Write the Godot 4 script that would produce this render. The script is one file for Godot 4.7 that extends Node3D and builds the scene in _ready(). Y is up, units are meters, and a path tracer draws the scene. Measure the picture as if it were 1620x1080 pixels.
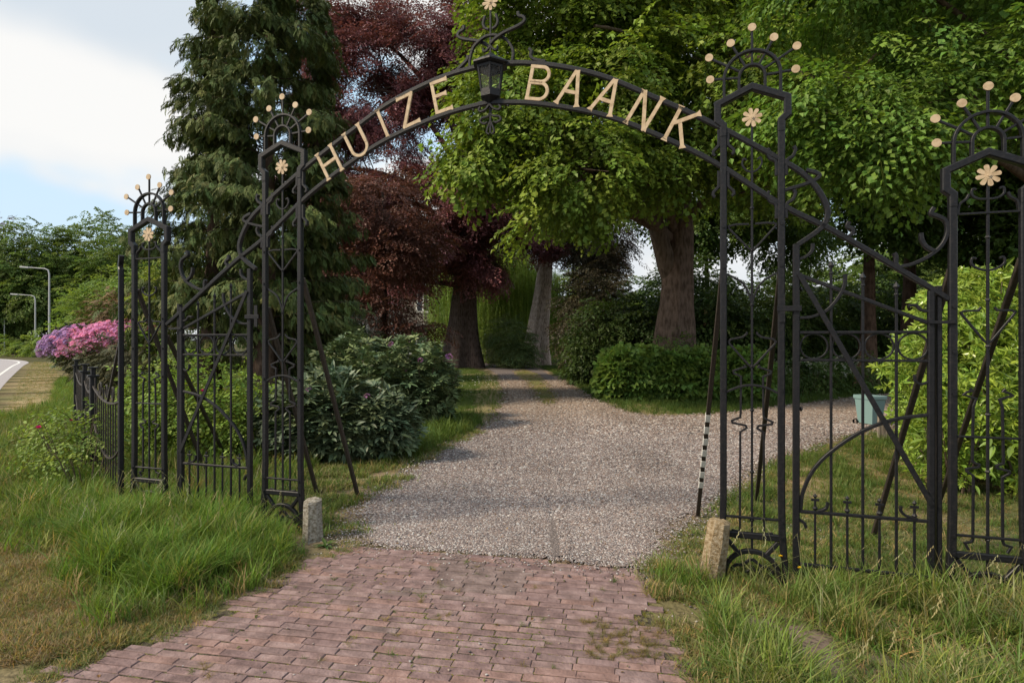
extends Node3D

# ------------------------------------------------------------------ mesh builder
class MB:
	var v := PackedVector3Array()
	var n := PackedVector3Array()
	var c := PackedColorArray()
	var ix := PackedInt32Array()
	var col := Color.WHITE
	func pt(p: Vector3, nn: Vector3) -> int:
		v.append(p); n.append(nn); c.append(col)
		return v.size() - 1
	func tri(a: Vector3, b: Vector3, d: Vector3) -> void:      # counter-clockwise seen from outside
		var nn := (b - a).cross(d - a)
		if nn.length_squared() < 1e-18:
			return
		nn = nn.normalized()
		var k := pt(a, nn); pt(b, nn); pt(d, nn)
		ix.append(k); ix.append(k + 2); ix.append(k + 1)
	func quad(a: Vector3, b: Vector3, d: Vector3, e: Vector3) -> void:
		var nn := (d - a).cross(e - b)
		if nn.length_squared() < 1e-18:
			return
		nn = nn.normalized()
		var k := pt(a, nn); pt(b, nn); pt(d, nn); pt(e, nn)
		for q in [0, 2, 1, 0, 3, 2]:
			ix.append(k + q)
	func quad_out(a: Vector3, b: Vector3, d: Vector3, e: Vector3, from: Vector3) -> void:
		if (d - a).cross(e - b).dot((a + b + d + e) * 0.25 - from) >= 0.0:
			quad(a, b, d, e)
		else:
			quad(e, d, b, a)
	func fan_out(p: Array, from: Vector3) -> void:
		for i in range(1, p.size() - 1):
			if (p[i] - p[0]).cross(p[i + 1] - p[0]).dot(p[0] - from) >= 0.0:
				tri(p[0], p[i], p[i + 1])
			else:
				tri(p[0], p[i + 1], p[i])
	func itri(a: int, b: int, d: int) -> void:
		ix.append(a); ix.append(d); ix.append(b)
	func mesh() -> ArrayMesh:
		var arr := []
		arr.resize(Mesh.ARRAY_MAX)
		arr[Mesh.ARRAY_VERTEX] = v
		arr[Mesh.ARRAY_NORMAL] = n
		arr[Mesh.ARRAY_COLOR] = c
		arr[Mesh.ARRAY_INDEX] = ix
		var m := ArrayMesh.new()
		m.add_surface_from_arrays(Mesh.PRIMITIVE_TRIANGLES, arr)
		return m

class Inst:
	var b := PackedFloat32Array()
	var n := 0
	func add(t: Transform3D, c: Color) -> void:
		var x := t.basis.x; var y := t.basis.y; var z := t.basis.z; var o := t.origin
		b.append_array([x.x, y.x, z.x, o.x, x.y, y.y, z.y, o.y, x.z, y.z, z.z, o.z, c.r, c.g, c.b, 1.0])
		n += 1

var rng := RandomNumberGenerator.new()
var noise := FastNoiseLite.new()
var taken := {}
var M := {}
const GATE_TURN := -0.308

func rr(a: float, b: float) -> float:
	return rng.randf_range(a, b)

func numbered(called: String) -> String:
	var k: int = taken.get(called, -1) + 1
	taken[called] = k
	return called if k == 0 else "%s_%03d" % [called, k]

func thing(called: String, label: String, category: String, at := Vector3.ZERO, turn := 0.0, group := "") -> Node3D:
	var o := Node3D.new()
	o.name = numbered(called)
	add_child(o)
	o.position = at
	o.rotation.y = turn
	tag(o, label, category, group)
	return o

func tag(o: Node, label: String, category := "", group := "", kind := "") -> void:
	if label: o.set_meta("label", label)
	if category: o.set_meta("category", category)
	if group: o.set_meta("group", group)
	if kind: o.set_meta("kind", kind)

func part(called: String, m: Mesh, mat: Material, parent: Node, at := Vector3.ZERO) -> MeshInstance3D:
	var o := MeshInstance3D.new()
	o.name = called if parent != self else numbered(called)
	o.mesh = m
	o.material_override = mat
	o.position = at
	parent.add_child(o, true)
	return o

func struct(called: String, m: Mesh, mat: Material, label := "") -> MeshInstance3D:
	var o := part(called, m, mat, self)
	tag(o, label, "", "", "structure")
	return o

func field(called: String, m: Mesh, mat: Material, inst: Inst, parent: Node) -> MultiMeshInstance3D:
	var mm := MultiMesh.new()
	mm.transform_format = MultiMesh.TRANSFORM_3D
	mm.use_colors = true
	mm.mesh = m
	mm.instance_count = inst.n
	mm.buffer = inst.b
	var o := MultiMeshInstance3D.new()
	o.name = called if parent != self else numbered(called)
	o.multimesh = mm
	o.material_override = mat
	parent.add_child(o, true)
	o.set_meta("kind", "stuff")
	return o

# ------------------------------------------------------------------ shapes
func ribbon(mb: MB, pts: Array, w: float, dep: float, zc := 0.0, w1 := -1.0) -> void:
	# a forged bar of chamfered square section that follows a path in the x-y plane
	var k := pts.size()
	if w1 < 0.0: w1 = w
	var rings := []
	for i in k:
		var p: Vector2 = pts[i]
		var t0: Vector2 = ((pts[i] - pts[i - 1]) if i > 0 else (pts[1] - pts[0])).normalized()
		var t1: Vector2 = ((pts[i + 1] - pts[i]) if i < k - 1 else t0).normalized()
		var t := (t0 + t1)
		t = t.normalized() if t.length() > 0.05 else t1
		var m := Vector2(-t.y, t.x)
		var s := clampf(1.0 / maxf(0.5, absf(m.dot(Vector2(-t1.y, t1.x)))), 1.0, 1.7)
		var hw := lerpf(w, w1, float(i) / (k - 1)) * 0.5
		var hd := dep * 0.5
		var ch := minf(hw, hd) * 0.3
		var r := []
		for q in [[hw - ch, hd], [hw, hd - ch], [hw, ch - hd], [hw - ch, -hd], [ch - hw, -hd], [-hw, ch - hd], [-hw, hd - ch], [ch - hw, hd]]:
			r.append(Vector3(p.x + m.x * q[0] * s, p.y + m.y * q[0] * s, zc + q[1]))
		rings.append(r)
	for i in k - 1:
		var a: Array = rings[i]
		var b: Array = rings[i + 1]
		var mid := (a[0] + a[4] + b[0] + b[4]) * 0.25 as Vector3
		for j in 8:
			var j2 := (j + 1) % 8
			mb.quad_out(a[j], a[j2], b[j2], b[j], mid)
	var inner := (rings[0][0] + rings[0][4]) * 0.5 as Vector3
	var inner1 := (rings[k - 1][0] + rings[k - 1][4]) * 0.5 as Vector3
	mb.fan_out(rings[0], inner.lerp(inner1, 0.01) if inner.distance_to(inner1) > 0.001 else (rings[1][0] + rings[1][4]) * 0.5)
	mb.fan_out(rings[k - 1], (rings[k - 2][0] + rings[k - 2][4]) * 0.5)

func spl(p: Array, n := 6) -> Array:
	var out := []
	for i in p.size() - 1:
		var a: Vector2 = p[maxi(i - 1, 0)]
		var b: Vector2 = p[i]
		var c: Vector2 = p[i + 1]
		var d: Vector2 = p[mini(i + 2, p.size() - 1)]
		for k in n:
			out.append(b.cubic_interpolate(c, a, d, float(k) / n))
	out.append(p[-1])
	return out

func arc(c: Vector2, r: float, a0: float, a1: float, n := 16) -> Array:
	var out := []
	for i in n + 1:
		var a := deg_to_rad(lerpf(a0, a1, float(i) / n))
		out.append(c + Vector2(cos(a), sin(a)) * r)
	return out

func v2(flat: Array, mx := 1.0) -> Array:
	var out := []
	for i in range(0, flat.size(), 2):
		out.append(Vector2(flat[i] * mx, flat[i + 1]))
	return out

func beam(mb: MB, a: Vector3, b: Vector3, w: float, d: float, up := Vector3.UP) -> void:
	var f := (b - a).normalized()
	if absf(f.dot(up)) > 0.97: up = Vector3.RIGHT
	var s := f.cross(up).normalized()
	var u := s.cross(f)
	var ch := minf(w, d) * 0.12
	var prof := [[w / 2 - ch, d / 2], [w / 2, d / 2 - ch], [w / 2, ch - d / 2], [w / 2 - ch, -d / 2], [ch - w / 2, -d / 2], [-w / 2, ch - d / 2], [-w / 2, d / 2 - ch], [ch - w / 2, d / 2]]
	var ra := []
	var rb := []
	for q in prof:
		ra.append(a + s * q[0] + u * q[1])
		rb.append(b + s * q[0] + u * q[1])
	var mid := (a + b) * 0.5
	for j in 8:
		mb.quad_out(ra[j], ra[(j + 1) % 8], rb[(j + 1) % 8], rb[j], mid)
	mb.fan_out(ra, mid)
	mb.fan_out(rb, mid)

func knot(mb: MB, x: float, y: float, r: float, hh := 1.4) -> void:
	var c := Vector3(x, y, 0)
	var e := [Vector3(r, 0, 0), Vector3(0, 0, r), Vector3(-r, 0, 0), Vector3(0, 0, -r)]
	for j in 4:
		for s in [1, -1]:
			mb.fan_out([c + e[j], c + e[(j + 1) % 4], c + Vector3(0, r * hh * s, 0)], c)

func plate(mb: MB, poly: Array, z0: float, z1: float) -> void:
	# a flat plate cut to an outline (counter-clockwise), z0 back, z1 front
	var p2 := PackedVector2Array()
	for p in poly: p2.append(p)
	var t := Geometry2D.triangulate_polygon(p2)
	for i in range(0, t.size(), 3):
		var a := p2[t[i]]; var b := p2[t[i + 1]]; var c := p2[t[i + 2]]
		if (b - a).cross(c - a) < 0:
			var s := b; b = c; c = s
		mb.tri(Vector3(a.x, a.y, z1), Vector3(b.x, b.y, z1), Vector3(c.x, c.y, z1))
		mb.tri(Vector3(a.x, a.y, z0), Vector3(c.x, c.y, z0), Vector3(b.x, b.y, z0))
	var cw := Geometry2D.is_polygon_clockwise(p2)
	for i in p2.size():
		var a := p2[i]
		var b := p2[(i + 1) % p2.size()]
		if not cw:
			mb.quad(Vector3(a.x, a.y, z0), Vector3(b.x, b.y, z0), Vector3(b.x, b.y, z1), Vector3(a.x, a.y, z1))
		else:
			mb.quad(Vector3(b.x, b.y, z0), Vector3(a.x, a.y, z0), Vector3(a.x, a.y, z1), Vector3(b.x, b.y, z1))

func disc(mb: MB, c: Vector2, r: float, z0: float, z1: float, n := 18) -> void:
	var p := []
	for i in n:
		p.append(c + Vector2.from_angle(TAU * i / n) * r)
	plate(mb, p, z0, z1)

func tube(mb: MB, p: Array, r: Array, sides := 8, wob := 0.0, lobes := 0.0) -> void:
	# smooth tapered limb through the points p with radii r
	var k := p.size()
	var t: Vector3 = (p[1] - p[0]).normalized()
	var u := t.cross(Vector3.UP if absf(t.y) < 0.9 else Vector3.RIGHT).normalized()
	var first := mb.v.size()
	for i in k:
		var ti: Vector3 = (p[mini(i + 1, k - 1)] - p[maxi(i - 1, 0)]).normalized()
		u = (u - ti * u.dot(ti)).normalized()
		var w := ti.cross(u)
		for j in sides:
			var a := TAU * j / sides
			var d := u * cos(a) + w * sin(a)
			var rad: float = r[i]
			var q: Vector3 = p[i] + d * rad
			if wob > 0.0:
				rad *= 1.0 + wob * (noise.get_noise_3d(q.x * 9.0, q.y * 1.6, q.z * 9.0) + (0.8 * noise.get_noise_3d(q.x * 34.0, q.y * 3.5, q.z * 34.0) if sides > 30 else 0.0))
			if lobes > 0.0:
				rad *= 1.0 + lobes * maxf(0.0, 1.0 - i / (k * 0.3)) * (0.5 + 0.5 * sin(a * 5.0 + p[0].x))
			mb.pt(p[i] + d * rad, d)
	for i in k - 1:
		for j in sides:
			var a := first + i * sides + j
			var b := first + i * sides + (j + 1) % sides
			mb.itri(a, b, b + sides)
			mb.itri(a, b + sides, a + sides)
	if wob > 0.0 or lobes > 0.0:       # follow the ridges with the normals
		for q in range(first, mb.v.size()):
			mb.n[q] = Vector3.ZERO
		for i in k - 1:
			for j in sides:
				var a := first + i * sides + j
				var b := first + i * sides + (j + 1) % sides
				var nn := (mb.v[b] - mb.v[a]).cross(mb.v[a + sides] - mb.v[a])
				for q in [a, b, a + sides, b + sides]:
					mb.n[q] += nn
		for q in range(first, mb.v.size()):
			mb.n[q] = mb.n[q].normalized()

func curve3(a: Vector3, b: Vector3, c: Vector3, n: int) -> Array:
	var out := []
	for i in n + 1:
		var t := float(i) / n
		out.append(a.lerp(b, t).lerp(b.lerp(c, t), t))
	return out

func taper(r0: float, r1: float, n: int) -> Array:
	var out := []
	for i in n + 1:
		out.append(lerpf(r0, r1, pow(float(i) / n, 0.8)))
	return out

# ------------------------------------------------------------------ leaves
func leaf(mb: MB, b: Vector3, d: Vector3, up: Vector3, ln: float, wd: float, fold := 0.15) -> void:
	var s := d.cross(up).normalized() * wd * 0.5
	var u := s.cross(d).normalized() * wd
	var l := b + d * ln * 0.45 - s + u * fold
	var r := b + d * ln * 0.45 + s + u * fold
	var tip := b + d * ln - u * fold * 0.6
	mb.tri(b, r, tip)
	mb.tri(b, tip, l)

func big_leaf(mb: MB, b: Vector3, d: Vector3, up: Vector3, ln: float, wd: float, droop := 0.2, fold := 0.18, st := 4) -> void:
	var s := d.cross(up).normalized()
	var u := s.cross(d).normalized()
	var pm := []
	var pl := []
	var pr := []
	for i in st + 1:
		var t := float(i) / st
		var w := wd * 0.5 * sin(PI * pow(t, 0.8)) if i < st else 0.0
		var c := b + d * ln * t - u * ln * droop * t * t
		pm.append(c)
		pl.append(c - s * w + u * w * fold * 2.0)
		pr.append(c + s * w + u * w * fold * 2.0)
	for i in st:
		if i == 0:
			mb.tri(pm[0], pr[1], pm[1]); mb.tri(pm[0], pm[1], pl[1])
		elif i == st - 1:
			mb.tri(pm[i], pr[i], pm[st]); mb.tri(pm[i], pm[st], pl[i])
		else:
			mb.quad(pm[i], pr[i], pr[i + 1], pm[i + 1]); mb.quad(pl[i], pm[i], pm[i + 1], pl[i + 1])

func shade(v: float) -> Color:
	var k := rr(1.0 - v, 1.0 + v)
	return Color(k * rr(0.9, 1.12), k, k * rr(0.8, 1.1))

func spray(n: int, ln: float, lw: float, len: float, wid: float, droop: float, twig: Color, vary := 0.25) -> ArrayMesh:
	# a twig along +z with n leaves held out flat to both sides
	var mb := MB.new()
	mb.col = twig
	var ps := []
	for i in 5:
		var t := i / 4.0
		ps.append(Vector3(0, -droop * len * t * t, len * t * 0.95))
	tube(mb, ps, taper(0.006, 0.002, 4), 3)
	for i in n:
		var t := (i + rr(0.1, 0.9)) / n
		var side := 1.0 if i % 2 == 0 else -1.0
		var off := rr(0.0, 1.0) * wid * sin(PI * (0.15 + 0.8 * t))
		var b := Vector3(side * off, -droop * len * t * t + rr(-0.12, 0.08) * wid, len * t)
		var d := Vector3(side * rr(0.3, 1.0), rr(-0.55, 0.15) - droop * t * 0.6, rr(0.2, 1.0)).normalized()
		mb.col = shade(vary)
		leaf(mb, b, d, (Vector3.UP + Vector3(rr(-0.5, 0.5), 0, rr(-0.5, 0.5))).normalized(), ln * rr(0.7, 1.2), lw * rr(0.7, 1.2), rr(0.02, 0.3))
	return mb.mesh()

func rosette(n: int, ln: float, lw: float, lift: float, vary := 0.2) -> ArrayMesh:
	var mb := MB.new()
	for i in n:
		var a := TAU * i / n * 1.0 + rr(-0.3, 0.3)
		var el := lift + rr(-0.35, 0.3)
		var d := Vector3(cos(a) * cos(el), sin(el), sin(a) * cos(el))
		mb.col = shade(vary)
		big_leaf(mb, Vector3(0, rr(-0.03, 0.02), 0) + d * 0.012, d, Vector3.UP, ln * rr(0.75, 1.15), lw * rr(0.8, 1.1), rr(0.05, 0.3), 0.15, 3)
	return mb.mesh()

func shoot(n: int, ln: float, lw: float, len: float, vary := 0.2) -> ArrayMesh:
	# an upright shoot along +y with leaves in a spiral (laurel)
	var mb := MB.new()
	mb.col = Color(0.8, 0.9, 0.5)
	tube(mb, [Vector3.ZERO, Vector3(0, len * 0.5, 0), Vector3(0, len, 0)], [0.004, 0.003, 0.002], 3)
	for i in n:
		var a := i * 2.4 + rr(-0.3, 0.3)
		var t := float(i) / n
		var el := lerpf(0.2, 1.0, t) + rr(-0.25, 0.25)
		var d := Vector3(cos(a) * cos(el), sin(el), sin(a) * cos(el))
		mb.col = shade(vary)
		big_leaf(mb, Vector3(0, len * (0.1 + 0.9 * t), 0), d, Vector3.UP, ln * rr(0.7, 1.1), lw * rr(0.8, 1.1), rr(0.0, 0.35), 0.2, 3)
	return mb.mesh()

func frond(len: float, rows: int, lw: float) -> ArrayMesh:
	# a flat hanging conifer spray along +z
	var mb := MB.new()
	for i in rows:
		var t := (i + 0.5) / rows
		for side in [-1.0, 1.0]:
			var l := len * 0.38 * sin(PI * (0.25 + 0.7 * t)) * rr(0.6, 1.15)
			var b := Vector3(0, -0.25 * len * t * t, len * t)
			mb.col = shade(0.25)
			var d := Vector3(side * rr(0.5, 0.9), rr(-0.45, 0.0), rr(0.5, 1.0)).normalized()
			leaf(mb, b, d, Vector3.UP, l, lw * rr(0.7, 1.3), 0.1)
			leaf(mb, b + d * l * 0.5, (d + Vector3(-side * 0.6, -0.3, 0.5)).normalized(), Vector3.UP, l * 0.6, lw * 0.8, 0.1)
	leaf(mb, Vector3(0, -0.2 * len, len * 0.85), Vector3(0, -0.5, 1).normalized(), Vector3.UP, len * 0.3, lw, 0.1)
	return mb.mesh()

func strand(len: float, n: int, ln: float, lw: float) -> ArrayMesh:
	# a hanging string of leaves along -y
	var mb := MB.new()
	for i in n:
		var t := (i + rr(0, 1)) / n
		var a := rr(0, TAU)
		mb.col = shade(0.25)
		leaf(mb, Vector3(rr(-0.03, 0.03), -len * t, rr(-0.03, 0.03)), Vector3(cos(a) * 0.6, -1, sin(a) * 0.6).normalized(), Vector3(cos(a), 0.4, sin(a)).normalized(), ln * rr(0.7, 1.2), lw, 0.1)
	return mb.mesh()

func tuft(n: int, h: float, w: float, spread: float, lean: float, vary := 0.3) -> ArrayMesh:
	var mb := MB.new()
	for i in n:
		var a := rr(0, TAU)
		var out := Vector3(cos(a), 0, sin(a))
		var b := Vector3(rr(-spread, spread), -0.01, rr(-spread, spread))
		var hh := h * rr(0.55, 1.1)
		var le := lean * rr(0.2, 1.3)
		var a2 := a + rr(-0.9, 0.9) + PI * 0.5
		var s := Vector3(cos(a2), 0, sin(a2)) * w * rr(0.7, 1.3) * 0.5
		mb.col = shade(vary)
		var prev_l := b - s
		var prev_r := b + s
		for k in [1, 2, 3]:
			var t: float = k / 3.0
			var c := b + out * hh * le * t * t + Vector3(0, hh * (t - 0.35 * le * t * t), 0)
			if k < 3:
				var l := c - s * (1.0 - 0.3 * t)
				var r := c + s * (1.0 - 0.3 * t)
				mb.quad(prev_l, prev_r, r, l)
				prev_l = l; prev_r = r
			else:
				mb.tri(prev_l, prev_r, c)
	return mb.mesh()

func aim(f: Vector3, up: Vector3, s: float) -> Basis:
	# local +z along f, +y near up
	f = f.normalized()
	var x := up.cross(f)
	if x.length() < 0.01: x = Vector3.RIGHT
	x = x.normalized()
	return Basis(x * s, f.cross(x) * s, f * s)

func tint(c: Color, v: float, warm := 0.12) -> Color:
	var k := rr(1.0 - v, 1.0 + v)
	var w := rr(-warm, warm)
	return Color(c.r * k * (1.0 + w), c.g * k, c.b * k * (1.0 - w))

func canopy(inst: Inst, lobes: Array, count: int, size: float, col: Color, opt := {}) -> void:
	# sprays spread through the volume of the lobes [centre, radii], with gaps where the noise is low
	var thr: float = opt.get("gap", -0.1)
	var fr: float = opt.get("freq", 0.5)
	var fill: float = opt.get("fill", 0.4)
	var droop: float = opt.get("droop", 0.25)
	var vary: float = opt.get("vary", 0.3)
	col = col * float(opt.get("gain", 1.7))
	var cum := []
	var sum := 0.0
	for l in lobes:
		var r: Vector3 = l[1]
		sum += pow(r.x * r.y * r.z, 0.72)
		cum.append(sum)
	var made := 0
	var tries := 0
	while made < count and tries < count * 4:
		tries += 1
		var pick := rng.randf() * sum
		var li := 0
		while cum[li] < pick: li += 1
		var c: Vector3 = lobes[li][0]
		var r: Vector3 = lobes[li][1]
		var d := Vector3(rng.randfn(), rng.randfn(), rng.randfn()).normalized()
		var lump := 1.0 + 0.35 * noise.get_noise_3dv((c + d * r) * 1.1)
		var q := pow(rng.randf(), fill)
		var p := c + d * r * q * lump
		if p.y < 0.05: continue
		if noise.get_noise_3dv(p * fr * 2.0 + Vector3(31, 7, 3)) < thr: continue
		made += 1
		var f := Vector3(d.x + rr(-0.6, 0.6), d.y * 0.45 - droop + rr(-0.4, 0.3), d.z + rr(-0.6, 0.6))
		if f.length() < 0.1: f = Vector3.RIGHT
		var up := (Vector3.UP + d * 0.5 + Vector3(rr(-0.5, 0.5), 0, rr(-0.5, 0.5))).normalized()
		inst.add(Transform3D(aim(f, up, size * rr(0.7, 1.25)), p), tint(col, vary))

func limbs(mb: MB, foot: Vector3, lobes: Array, r0: float, subs: int, from_y := 0.55) -> void:
	for l in lobes:
		var c: Vector3 = l[0]
		var r: Vector3 = l[1]
		if c.y < foot.y + 1.2 and r.x < 1.8 and foot.y > 3.0: continue
		var h := maxf(foot.y, lerpf(foot.y, c.y, from_y))
		var a := Vector3(foot.x, h, foot.z)
		var b := a.lerp(c, 0.55)
		b.y = maxf(a.y, c.y) + rr(0.3, 1.0) * (0.3 + 0.15 * r.x)
		b += Vector3(rr(-0.4, 0.4), 0, rr(-0.4, 0.4))
		tube(mb, curve3(a, b, c, 8), taper(r0 * rr(0.7, 1.1), r0 * 0.25, 8), 7, 0.12)
		for i in subs:
			var d := Vector3(rng.randfn(), rng.randfn(), rng.randfn()).normalized()
			var e := c + d * r * rr(0.6, 1.0)
			var s := a.lerp(c, rr(0.55, 1.0))
			tube(mb, curve3(s, s.lerp(e, 0.5) + Vector3(rr(-0.3, 0.3), rr(0, 0.5), rr(-0.3, 0.3)), e, 5), taper(r0 * 0.22, 0.008, 5), 5)

# ------------------------------------------------------------------ materials
func mat(col: Color, rough := 0.8, spec := 0.5, vc := false) -> StandardMaterial3D:
	var m := StandardMaterial3D.new()
	m.albedo_color = col.linear_to_srgb()
	m.roughness = rough
	m.metallic_specular = spec
	m.vertex_color_use_as_albedo = vc
	return m

func leafy(rough := 0.55, through := 0.8, spec := 0.35) -> StandardMaterial3D:
	var m := mat(Color.WHITE, rough, spec, true)
	m.cull_mode = BaseMaterial3D.CULL_DISABLED
	m.backlight_enabled = true
	m.backlight = Color(through, through, through * 0.75)
	return m

func noise_tex(size: int, freq: float, oct: int, lo: Color, mid: Color, hi: Color, sd: int, kind := FastNoiseLite.TYPE_SIMPLEX_SMOOTH) -> NoiseTexture2D:
	var f := FastNoiseLite.new()
	f.noise_type = kind
	f.seed = sd
	f.frequency = freq
	f.fractal_octaves = oct
	var g := Gradient.new()
	g.offsets = PackedFloat32Array([0.15, 0.5, 0.85])
	g.colors = PackedColorArray([lo.linear_to_srgb(), mid.linear_to_srgb(), hi.linear_to_srgb()])
	var t := NoiseTexture2D.new()
	t.width = size
	t.height = size
	t.seamless = true
	t.noise = f
	t.color_ramp = g
	return t

func bump_tex(size: int, freq: float, oct: int, strength: float, sd: int, kind := FastNoiseLite.TYPE_SIMPLEX_SMOOTH) -> NoiseTexture2D:
	var t := noise_tex(size, freq, oct, Color.BLACK, Color(0.5, 0.5, 0.5), Color.WHITE, sd, kind)
	t.color_ramp = null
	t.as_normal_map = true
	t.bump_strength = strength
	return t

func grainy(m: StandardMaterial3D, tex: Texture2D, bump: Texture2D, scale: Vector3, depth := 1.0) -> StandardMaterial3D:
	m.albedo_texture = tex
	if bump:
		m.normal_enabled = true
		m.normal_texture = bump
		m.normal_scale = depth
	m.uv1_triplanar = true
	m.uv1_world_triplanar = true
	m.uv1_scale = scale
	return m

func materials() -> void:
	M.iron = grainy(mat(Color.WHITE, 0.45, 0.4), noise_tex(512, 0.02, 6, Color(0.004, 0.004, 0.005), Color(0.0062, 0.0066, 0.0096), Color(0.017, 0.0145, 0.0145), 3), bump_tex(256, 0.06, 3, 2.0, 4), Vector3(4, 4, 4), 0.35)
	M.old_iron = grainy(mat(Color.WHITE, 0.6, 0.4), noise_tex(256, 0.03, 4, Color(0.012, 0.012, 0.014), Color(0.03, 0.026, 0.024), Color(0.075, 0.055, 0.042), 5), bump_tex(256, 0.06, 3, 2.0, 4), Vector3(5, 5, 5), 0.4)
	M.brace = grainy(mat(Color.WHITE, 0.7, 0.4), noise_tex(256, 0.03, 4, Color(0.02, 0.016, 0.013), Color(0.036, 0.028, 0.022), Color(0.06, 0.045, 0.035), 6), null, Vector3(5, 5, 5))
	M.gold = grainy(mat(Color.WHITE, 0.6, 0.4), noise_tex(256, 0.02, 4, Color(0.33, 0.24, 0.145), Color(0.46, 0.35, 0.23), Color(0.52, 0.41, 0.28), 7), null, Vector3(3, 3, 3))
	M.white = mat(Color(0.62, 0.62, 0.6), 0.6)
	M.bark = grainy(mat(Color.WHITE, 0.95, 0.2, true), noise_tex(512, 0.012, 5, Color(0.4, 0.38, 0.36), Color(0.85, 0.85, 0.85), Color(1.35, 1.3, 1.25), 8), bump_tex(512, 0.02, 5, 9.0, 9, FastNoiseLite.TYPE_SIMPLEX), Vector3(1.6, 0.4, 1.6), 1.0)
	M.leaf = leafy(0.5, 0.9)
	M.needle = leafy(0.7, 0.35)
	M.copper = leafy(0.45, 0.7)
	M.glossy = leafy(0.33, 0.6, 0.5)
	M.rhodo = leafy(0.48, 0.35, 0.4)
	M.grass = leafy(0.6, 0.9, 0.3)
	M.petal = leafy(0.7, 0.8, 0.2)
	M.pebble = mat(Color.WHITE, 0.9, 0.3, true)
	M.stone = grainy(mat(Color.WHITE, 0.9, 0.3), noise_tex(512, 0.03, 5, Color(0.1, 0.08, 0.055), Color(0.23, 0.21, 0.175), Color(0.38, 0.36, 0.33), 10), bump_tex(512, 0.08, 4, 6.0, 11), Vector3(2.2, 2.2, 2.2))
	M.stone_tan = grainy(mat(Color.WHITE, 0.9, 0.3), noise_tex(512, 0.03, 5, Color(0.12, 0.08, 0.04), Color(0.25, 0.19, 0.115), Color(0.36, 0.31, 0.24), 12), bump_tex(512, 0.08, 4, 6.0, 11), Vector3(2.2, 2.2, 2.2))
	var dirt := noise_tex(1024, 0.02, 6, Color(0.5, 0.5, 0.5), Color(0.95, 0.95, 0.95), Color(1.4, 1.4, 1.4), 13)
	M.ground = grainy(mat(Color.WHITE, 0.95, 0.15, true), dirt, bump_tex(512, 0.06, 5, 8.0, 14), Vector3(0.9, 0.9, 0.9), 0.35)
	M.gravel_bed = grainy(mat(Color.WHITE, 0.95, 0.2), noise_tex(1024, 0.07, 3, Color(0.085, 0.072, 0.068), Color(0.17, 0.144, 0.138), Color(0.28, 0.245, 0.237), 15, FastNoiseLite.TYPE_CELLULAR), bump_tex(1024, 0.07, 2, 10.0, 15, FastNoiseLite.TYPE_CELLULAR), Vector3(0.8, 0.8, 0.8), 1.0)
	M.joint = grainy(mat(Color.WHITE, 1.0, 0.1), noise_tex(512, 0.02, 5, Color(0.035, 0.03, 0.024), Color(0.085, 0.075, 0.055), Color(0.15, 0.14, 0.06), 16), bump_tex(512, 0.08, 4, 6.0, 11), Vector3(1.5, 1.5, 1.5))
	M.road = grainy(mat(Color.WHITE, 0.9, 0.3), noise_tex(512, 0.09, 4, Color(0.25, 0.235, 0.25), Color(0.33, 0.31, 0.325), Color(0.4, 0.385, 0.4), 17), null, Vector3(0.5, 0.5, 0.5))
	M.paint = mat(Color(0.6, 0.6, 0.6), 0.7)
	var bt := [Color(0.188, 0.127, 0.124), Color(0.198, 0.137, 0.132), Color(0.168, 0.114, 0.113), Color(0.192, 0.135, 0.133), Color(0.206, 0.132, 0.12), Color(0.158, 0.117, 0.112)]
	var bb := bump_tex(512, 0.05, 5, 4.0, 19)
	for i in 6:
		var c: Color = bt[i]
		M["brick%d" % i] = grainy(mat(Color.WHITE, 0.88, 0.3), noise_tex(512, 0.008, 6, c * 0.7, c, c * 1.28 + Color(0.02, 0.02, 0.02), 20 + i), bb, Vector3(1.4, 1.4, 1.4), 0.7)
	M.house_wall = grainy(mat(Color.WHITE, 0.9), noise_tex(256, 0.02, 4, Color(0.5, 0.49, 0.46), Color(0.6, 0.59, 0.56), Color(0.66, 0.65, 0.63), 26), null, Vector3(0.3, 0.3, 0.3))
	M.house_brick = grainy(mat(Color.WHITE, 0.9), noise_tex(256, 0.02, 4, Color(0.2, 0.17, 0.15), Color(0.28, 0.25, 0.22), Color(0.34, 0.31, 0.28), 27), null, Vector3(0.3, 0.3, 0.3))
	M.roof = mat(Color(0.07, 0.065, 0.07), 0.8)
	M.glass = mat(Color(0.03, 0.035, 0.04), 0.08, 0.6)
	M.pane = mat(Color(0.9, 0.9, 0.9), 0.05, 0.12)
	M.pane.transparency = BaseMaterial3D.TRANSPARENCY_ALPHA
	M.pane.albedo_color.a = 0.03
	M.galv = mat(Color(0.42, 0.43, 0.44), 0.5)
	M.bin = mat(Color(0.17, 0.27, 0.27), 0.5)
	M.wood = grainy(mat(Color.WHITE, 0.9), noise_tex(256, 0.02, 4, Color(0.1, 0.08, 0.06), Color(0.2, 0.17, 0.14), Color(0.28, 0.25, 0.21), 28), null, Vector3(4, 0.5, 4))

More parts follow.
